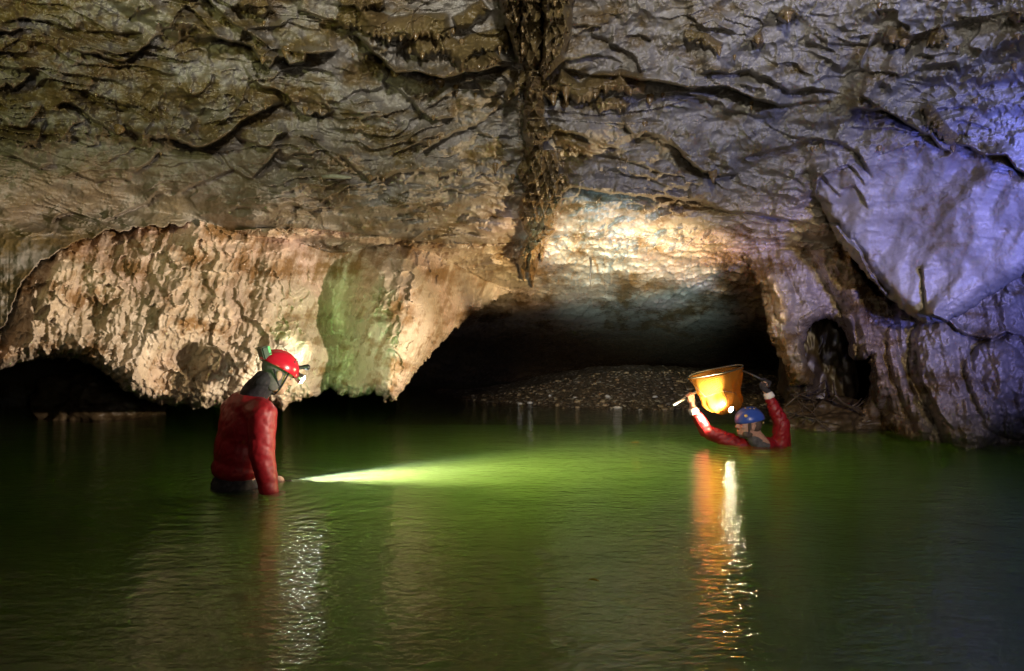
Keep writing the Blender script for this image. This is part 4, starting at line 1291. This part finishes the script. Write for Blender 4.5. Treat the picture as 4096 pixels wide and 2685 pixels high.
# ---------------------------------------------------------------- person in the red helmet
def red_person():
    D = 4.45
    fw = Vector((.80, .58, -.42)).normalized()
    HM = basis(fw, (.35, .25, 1))
    ho = P(1108, 1498, 4.50)
    pel = Vector((-1.83, 4.56, -.06))
    chest = P(975, 1730, 4.50)
    ush = P(985, 1625, 4.50)
    nb = P(1035, 1570, 4.50)
    rs, re, rwz = P(1052, 1655, 4.36), P(1048, 1810, 4.34), P(1070, 1935, 4.36)
    ls, le = P(935, 1640, 4.72), P(1020, 1810, 4.86)
    tdir = (Vector((.25, 6.25, -.22)) - TL).normalized()
    torch_c = TL - tdir * .11
    lw = torch_c + Vector((-.09, -.02, .03))
    body = bmesh.new()
    head_shapes(body, HM, ho)
    limb(body, ho + HM @ Vector((-.03, 0, -.05)), .056, nb, .062)
    limb(body, nb, .06, ush, .09)
    for s, e_, w_, hand in ((rs, re, rwz, None), (ls, le, lw, 1)):
        limb(body, ush, .08, s, .06)
        chain(body, [(s, .055), (e_, .042), (w_, .030)])
    limb(body, ush, .11, chest, .125)
    limb(body, chest, .125, pel, .12)
    for s in (-1, 1):
        hp = pel + Vector((.06 * s, -.07 * s, -.04))
        kn = hp + Vector((.05 + .03 * s, .05, -.42))
        an = Vector((kn.x - .02, kn.y - .03, -.90))
        chain(body, [(hp, .095), (kn, .062), (an, .042)])
        limb(body, an, .042, an + Vector((.15, .11, -.02)), .035)
    # right hand hangs open under water
    pc = rwz + Vector((.03, .02, -.07))
    ball(body, pc, (.026, .040, .045), basis((.7, -.7, 0), (0, 0, 1)))
    limb(body, rwz, .028, pc, .03)
    for q, (o_, L) in enumerate(((-.030, .060), (-.010, .072), (.010, .068), (.030, .052))):
        a = pc + Vector((o_ * .7, o_ * .7, -.035))
        chain(body, [(a, .009), (a + Vector((.010, .004, -L * .55)), .0085), (a + Vector((.028, .004, -L)), .0075)])
    a = pc + Vector((.03, .03, 0))
    chain(body, [(a, .011), (a + Vector((.030, .012, -.03)), .010), (a + Vector((.038, .012, -.06)), .008)])
    grip(body, torch_c, tdir, Vector((-.2, -.5, .8)), lw, .027, 1, .024)
    p = fuse('person', body, .0055, 3, M_SKIN2)
    tag(p, 'person in red suit and red helmet standing waist deep, head bowed to the water', 'person')
    # suit
    j = bmesh.new()
    sx = basis((.74, .67, 0), (0, 0, 1))
    ball(j, P(968, 1690, 4.52), (.135, .215, .22), basis((.74, .67, -.2), (.15, .13, 1)))
    ball(j, P(985, 1625, 4.50), (.115, .20, .10), basis((.74, .67, -.3), (.2, .2, 1)))
    ball(j, P(955, 1800, 4.54), (.150, .205, .22), sx)
    ball(j, P(950, 1868, 4.55), (.162, .205, .10), sx)
    limb(j, ush, .10, nb + Vector((-.01, 0, -.02)), .075)
    chain(j, [(rs, .088), (re, .080), (rwz + Vector((0, 0, .02)), .066), (rwz + Vector((.01, 0, -.05)), .062)])
    chain(j, [(ls, .085), (le, .070), (le.lerp(lw, .75), .052)])
    limb(j, rs, .09, ush, .11)
    limb(j, ls, .09, ush, .11)
    fuse('jacket', j, .010, 6, M_RED, p, folds(3, .0035))
    # collar
    c = bmesh.new()
    limb(c, nb + Vector((-.03, -.01, -.02)), .090, ho + HM @ Vector((-.060, 0, -.075)), .078)
    fuse('collar', c, .007, 3, M_DARK, p, folds(5, .004))
    # trousers
    t = bmesh.new()
    ball(t, pel + Vector((-.015, .0, .03)), (.155, .20, .16), sx)
    for s in (-1, 1):
        hp = pel + Vector((.06 * s, -.07 * s, -.04))
        kn = hp + Vector((.05 + .03 * s, .05, -.42))
        chain(t, [(hp, .115), (kn, .085), (Vector((kn.x - .02, kn.y - .03, -.84)), .070)])
    fuse('trousers', t, .011, 4, M_DARK, p, folds(8, .008))
    # neoprene hood: covers skull and cheeks, face left free
    h = bmesh.new()
    def b(cc, r):
        ball(h, ho + HM @ Vector(cc), r, HM)
    b((-.020, 0, .045), (.098, .083, .092))
    b((-.020, 0, -.030), (.078, .078, .09))
    limb(h, ho + HM @ Vector((-.03, 0, -.05)), .068, nb.lerp(ho, .25), .072)
    b((-.012, .060, -.055), (.045, .022, .06))
    b((-.012, -.060, -.055), (.045, .022, .06))
    fuse('hood', h, .005, 3, M_GREY, p)
    # chin strap
    for s in (-1, 1):
        q = bmesh.new()
        pts = [ho + HM @ Vector(v_) for v_ in ((.045, s * .080, .035), (.040, s * .074, -.03), (.035, s * .064, -.085), (.030, s * .03, -.122), (.030, 0, -.128))]
        tube(q, pts, .006, 8)
        q2 = [ho + HM @ Vector(v_) for v_ in ((-.06, s * .086, .02), (-.01, s * .086, -.04), (.035, s * .066, -.085))]
        tube(q, q2, .006, 8)
        obj('chin_strap', q, M_DARK, p)
    for s in (-1, 1):
        q = bmesh.new()
        ball(q, ho + HM @ Vector((.084, s * .030, .004)), .010)
        obj('eye', q, M_EYE, p)
    hl = helmet(ho, HM, M_HRED, p, .14)
    for az, el in ((-24, 52), (-44, 44), (-14, 44), (-36, 32), (-14, 28), (-58, 34), (-18, 6), (24, 52), (44, 44), (14, 44), (36, 32), (58, 34)):
        q = bmesh.new()
        c0, n0 = on_shell(az, el, .985)
        disc(q, ho + HM @ c0, HM @ n0, .0062, .005)
        obj('vent_hole', q, M_BLACK, hl)
    # battery pack at the back
    q = bmesh.new()
    bmesh.ops.create_cube(q, size=1, matrix=Matrix.Translation(ho) @ HM.to_4x4() @ Matrix.Translation((-.128, 0, .098)) @ Matrix.Rotation(R(-38), 4, 'Y') @ Matrix.Diagonal((.055, .12, .095, 1)))
    bmesh.ops.bevel(q, geom=q.edges[:], offset=.008, segments=3, affect='EDGES')
    obj('battery_pack', q, M_GREEN, hl, False)
    q = bmesh.new()
    for dz, h_ in ((.022, .042), (-.018, .018)):
        bmesh.ops.create_cube(q, size=1, matrix=Matrix.Translation(ho) @ HM.to_4x4() @ Matrix.Translation((-.128, 0, .098)) @ Matrix.Rotation(R(-38), 4, 'Y') @ Matrix.Translation((.0195, -.0585, dz)) @ Matrix.Diagonal((.014, .006, h_, 1)))
    obj('battery_label', q, M_GLOW, hl, False)
    # cable stub and bracket lamp at the front
    q = bmesh.new()
    c0, n0 = on_shell(-6, 24)
    limb(q, ho + HM @ c0, .014, ho + HM @ (c0 + n0 * .035), .013)
    limb(q, ho + HM @ (c0 + n0 * .035), .016, ho + HM @ (c0 + n0 * .055 + Vector((0, 0, -.004))), .021)
    obj('spare_light', q, M_BLACK, hl)
    q = bmesh.new()
    c0, n0 = on_shell(-8, -6)
    a0 = ho + HM @ c0
    dirn = (HM @ Vector((1, -.12, -.25))).normalized()
    tube(q, [a0 - dirn * .01, a0 + dirn * .012, a0 + dirn * .022, a0 + dirn * .034], [.026, .030, .033, .034], 24)
    obj('headlamp', q, M_METAL, hl)
    q = bmesh.new()
    tube(q, [a0 + dirn * .034, a0 + dirn * .044, a0 + dirn * .050], [.031, .026, .010], 20)
    obj('lamp_lens', q, M_LENS_C, hl)
    # the torch in the hand
    q = bmesh.new()
    tp = [torch_c + tdir * k_ for k_ in (-.075, -.07, .04, .05, .06, .092, .096)]
    tube(q, tp, [.014, .018, .018, .020, .027, .030, .028], 20)
    to = obj('dive_torch', q, M_BLACK)
    tag(to, 'black dive torch shining under the water in the hand of the person in red', 'torch')
    q = bmesh.new()
    tube(q, [torch_c + tdir * .0965, torch_c + tdir * .100], [.024, .020], 18)
    obj('torch_lens', q, M_LENS_T, to)
    return p


red_person()


# ---------------------------------------------------------------- person in the blue helmet with the net
def blue_person():
    fw = Vector((-1.0, -.10, .10)).normalized()
    HM = basis(fw, (-.06, 0, 1))
    ho = P(2994, 1699, 6.16)
    nb = P(3052, 1778, 6.2)
    ush = P(3050, 1830, 6.24)
    ls, le, lw = P(2972, 1790, 6.28), P(2826, 1724, 6.33), P(2770, 1638, 6.33)
    rs, re, rw = P(3122, 1800, 6.28), P(3126, 1700, 6.24), P(3074, 1580, 6.24)
    # net handle
    h0, h1 = P(2690, 1622, 6.32), P(2846, 1536, 6.52)
    hd = (h1 - h0).normalized()
    hc = P(2756, 1585, 6.36)
    # right hand holds the rod of the hoop
    rc = P(3062, 1528, 6.24)
    r1 = P(2962, 1480, 6.33)
    rd = (rc - r1).normalized()
    body = bmesh.new()
    head_shapes(body, HM, ho)
    limb(body, ho + HM @ Vector((-.035, 0, -.05)), .056, nb, .062)
    limb(body, nb, .062, ush, .10)
    chest, pel = Vector((ush.x, 6.28, -.30)), Vector((ush.x + .02, 6.40, -.62))
    limb(body, ush, .12, chest, .135)
    limb(body, chest, .135, pel, .125)
    limb(body, ush, .09, ls, .055)
    limb(body, ush, .09, rs, .055)
    chain(body, [(ls, .052), (le, .042), (lw, .029)])
    chain(body, [(rs, .052), (re, .042), (rw, .029)])
    grip(body, hc, hd, lw - hc, lw, .027, -1, .020)
    for s in (-1, 1):
        hp = pel + Vector((.09 * s, 0, -.03))
        kn = hp + Vector((.04 * s, -.24, -.33))
        an = Vector((kn.x, kn.y + .22, -1.30))
        chain(body, [(hp, .095), (kn, .062), (an, .042)])
        limb(body, an, .042, an + Vector((0, -.18, -.02)), .035)
    grip(body, rc, rd, rw - rc, rw, .027, 1, .018)
    p = fuse('person', body, .0055, 3, M_SKIN)
    tag(p, 'bearded person in red suit and blue helmet, neck deep, arms raised with a net', 'person')
    # suit
    j = bmesh.new()
    ball(j, Vector((ush.x, 6.27, -.10)), (.23, .15, .17))
    ball(j, Vector((ush.x, 6.30, -.35)), (.20, .15, .26))
    limb(j, ush, .12, nb + Vector((.02, .01, -.06)), .085)
    limb(j, ush, .11, ls, .085)
    limb(j, ush, .11, rs, .085)
    chain(j, [(ls, .080), (le, .066), (le.lerp(lw, .5), .056), (le.lerp(lw, .80), .046)])
    chain(j, [(rs, .088), (re, .074), (re.lerp(rw, .5), .060), (re.lerp(rw, .86), .048)])
    fuse('jacket', j, .009, 4, M_RED, p, folds(13, .0075))
    for a, b2, f0 in ((le, lw, .84), (re, rw, .90)):
        q = bmesh.new()
        d = (b2 - a).normalized()
        c0 = a.lerp(b2, f0)
        tube(q, [c0, c0 + d * .012, c0 + d * .045, c0 + d * .055], [.046, .0485, .042, .036], 20)
        obj('cuff', q, M_WHITE, p)
    # dark glove on the far hand
    g = bmesh.new()
    grip(g, rc, rd, rw - rc, rw.lerp(rc, .25), .031, 1, .019, .0115)
    fuse('glove', g, .004, 2, M_DARK, p)
    # neck gaiter
    q = bmesh.new()
    limb(q, ho + HM @ Vector((-.062, 0, -.125)), .058, nb + Vector((.005, 0, -.03)), .072)
    fuse('neck_gaiter', q, .006, 3, M_GREY, p, folds(17, .005))
    # beard: a thin layer over jaw, chin and upper lip
    q = bmesh.new()
    def b(cc, r):
        ball(q, ho + HM @ Vector(cc), r, HM)
    b((.051, 0, -.095), (.041, .040, .030))
    b((.022, .043, -.078), (.048, .0235, .036))
    b((.022, -.043, -.078), (.048, .0235, .036))
    b((.094, 0, -.050), (.011, .024, .006))
    fuse('beard', q, .004, 2, M_BEARD, p)
    q = bmesh.new()
    ball(q, ho + HM @ Vector((-.045, 0, .005)), (.074, .081, .075), HM)
    limb(q, ho + HM @ Vector((.030, .074, .02)), .011, ho + HM @ Vector((.022, .072, -.055)), .010)
    limb(q, ho + HM @ Vector((.030, -.074, .02)), .011, ho + HM @ Vector((.022, -.072, -.055)), .010)
    fuse('hair', q, .005, 2, M_BEARD, p)
    for s in (-1, 1):
        q = bmesh.new()
        limb(q, ho + HM @ Vector((.093, s * .014, .030)), .0045, ho + HM @ Vector((.080, s * .046, .030)), .0035)
        obj('eyebrow', q, M_BEARD, p)
        q = bmesh.new()
        ball(q, ho + HM @ Vector((.083, s * .030, .006)), .0105)
        obj('eye', q, M_EYE, p)
        q = bmesh.new()
        tube(q, [ho + HM @ Vector(v_) for v_ in ((.02, s * .086, .035), (.018, s * .082, -.03), (.026, s * .070, -.085), (.035, s * .04, -.118), (.035, 0, -.126))], .0045, 8)
        obj('chin_strap', q, M_GREY, p)
    hl = helmet(ho, HM, M_HBLUE, p, .30)
    for az, el, r in ((52, 18, .016), (130, -6, .012), (20, 62, .009), (60, 64, .009), (100, 66, .009)):
        q = bmesh.new()
        c0, n0 = on_shell(az, el, .99)
        disc(q, ho + HM @ c0, HM @ n0, r, .004)
        obj('sticker' if el < 30 else 'vent_cap', q, M_YELLOW, hl)
    q = bmesh.new()
    a0 = BL + Vector((.030, 0, -.004))
    ld = Vector((-.86, -.12, .50)).normalized()
    tube(q, [a0 + Vector((.03, 0, 0)), a0 - ld * .012, a0, a0 + ld * .010], [.016, .024, .030, .030], 20)
    obj('headlamp', q, M_BLACK, hl)
    q = bmesh.new()
    tube(q, [a0 + ld * .010, a0 + ld * .020, a0 + ld * .024], [.027, .022, .008], 18)
    obj('lamp_lens', q, M_LENS_W, hl)
    return h0, h1, hc, hd, rc, r1


h0, h1, hc, hd, rc, r1 = blue_person()


# ---------------------------------------------------------------- the dip net
def net():
    L, Fm, Rt, Nm = P(2756, 1518, 6.30), P(2880, 1458, 6.46), P(2968, 1480, 6.34), P(2848, 1486, 6.13)
    c = (L + Fm + Rt + Nm) / 4
    ax = (Rt - L) / 2
    ay = (Fm - Nm) / 2
    N = 48
    rim = []
    for k_ in range(N):
        t = 2 * math.pi * k_ / N
        cs, sn = math.cos(t), math.sin(t)
        e = .72
        rim.append(c + ax * math.copysign(abs(cs) ** e, cs) + ay * math.copysign(abs(sn) ** e, sn))
    b = bmesh.new()
    tube(b, rim, .0065, 8, closed=True)
    o = obj('dip_net', b, plain('dark_net_frame', (.05, .055, .04), .4, var=.3))
    tag(o, 'orange mesh dip net with a silver handle, held up over the water', 'hand net')
    bot = P(2888, 1655, 6.29)
    rows_ = 16
    bm = bmesh.new()
    uv = bm.loops.layers.uv.new('UVMap')
    V_ = []
    for r_ in range(rows_ + 1):
        s = r_ / rows_
        rad = (1 - s ** 3.2) ** .55 * (1 - .20 * math.sin(math.pi * min(1, s * 1.3)) ** 1.5)
        cen = c.lerp(bot, s ** .9)
        row = []
        for k_ in range(N):
            d = rim[k_] - c
            flat = Vector((d.x * .92 + .0, d.y * .8, 0))
            q = cen + d.lerp(flat, min(1, s * 1.6)) * max(rad, .02)
            th = 2 * math.pi * k_ / N
            pl = 1.7 * (.011 * math.sin(5 * th + 2.2 * s) + .007 * math.sin(11 * th - 3 * s)) * min(1, s * 2.5)
            q += d.normalized() * pl + Vector((.02 * math.sin(3.1 * s), 0, .012 * math.sin(4 * th))) * s + Vector((0, 0, -.020 * abs(math.sin(1.5 * th + .6)) * (1 - s))) + d.normalized() * .016 * math.sin(3 * th + 9 * s) * math.sin(math.pi * s)
            row.append(bm.verts.new(q))
        V_.append(row)
    for r_ in range(rows_):
        for k_ in range(N):
            f = bm.faces.new((V_[r_][k_], V_[r_][(k_ + 1) % N], V_[r_ + 1][(k_ + 1) % N], V_[r_ + 1][k_]))
            f.smooth = True
            for lp, (a, bb) in zip(f.loops, ((k_, r_), (k_ + 1, r_), (k_ + 1, r_ + 1), (k_, r_ + 1))):
                lp[uv].uv = (a / N, bb / rows_)
    bm.faces.new(V_[-1][::-1])
    k = NT('orange_netting')
    k.t.nodes.remove(k.b)
    tc = k.n('ShaderNodeTexCoord')
    sp = k.n('ShaderNodeSeparateXYZ')
    k.l(tc.outputs['UV'], sp.inputs[0])
    def threads(sock, cnt):
        m = k.math('MULTIPLY', sock, cnt)
        fr = k.math('FRACT', m)
        return k.math('LESS_THAN', k.math('ABSOLUTE', k.math('SUBTRACT', fr, .5)), .24)
    d1 = k.math('ADD', k.math('MULTIPLY', sp.outputs[0], 62.0), k.math('MULTIPLY', sp.outputs[1], 22.0))
    d2 = k.math('SUBTRACT', k.math('MULTIPLY', sp.outputs[0], 62.0), k.math('MULTIPLY', sp.outputs[1], 22.0))
    g = k.math('MAXIMUM', threads(d1, 1.0), threads(d2, 1.0))
    df = k.n('ShaderNodeBsdfDiffuse')
    df.inputs['Color'].default_value = (.26, .125, .022, 1)
    tr = k.n('ShaderNodeBsdfTranslucent')
    tr.inputs['Color'].default_value = (.26, .115, .018, 1)
    mx = k.n('ShaderNodeMixShader', Fac=.55)
    k.l(df.outputs[0], mx.inputs[1])
    k.l(tr.outputs[0], mx.inputs[2])
    tp = k.n('ShaderNodeBsdfTransparent')
    m2 = k.n('ShaderNodeMixShader')
    k.l(g, m2.inputs[0])
    k.l(tp.outputs[0], m2.inputs[1])
    k.l(mx.outputs[0], m2.inputs[2])
    k.l(m2.outputs[0], k.out.inputs['Surface'])
    me = bpy.data.meshes.new('net_bag')
    bm.to_mesh(me)
    bag_pts = [[v.co.copy() for v in row] for row in V_]
    bm.free()
    link('net_bag', me, k.m, o)
    # cords sewn through the mesh
    def cord(cells):
        q = bmesh.new()
        pts = []
        for kk, rr_ in cells:
            i0 = int(kk) % N
            p0 = bag_pts[int(rr_)][i0]
            pts.append(p0 + (p0 - c.lerp(bot, rr_ / rows_)).normalized() * .004)
        tube(q, pts, .0028, 6)
        obj('net_cord', q, M_CORD, o)
    cord([(29, 0), (29, 2), (30, 4), (31, 6), (32, 8)])
    cord([(26, 8), (29, 8), (32, 8), (35, 7), (38, 6), (41, 7), (45, 8)])
    cord([(38, 6), (38, 8), (38, 10), (37, 12)])
    cord([(16, 0), (16, 2), (17, 3)])
    cord([(9, 0), (9, 1), (9, 3)])
    q = bmesh.new()
    tube(q, [h0, h0.lerp(h1, .02), h0.lerp(h1, .98), h1], [.011, .0135, .0135, .011], 14)
    obj('handle', q, M_METAL, o)
    q = bmesh.new()
    tube(q, [r1, r1.lerp(rc, .5) + Vector((0, 0, .01)), rc + (rc - r1).normalized() * .05], [.009, .010, .010], 10)
    obj('frame_rod', q, M_BLACK, o)


net()
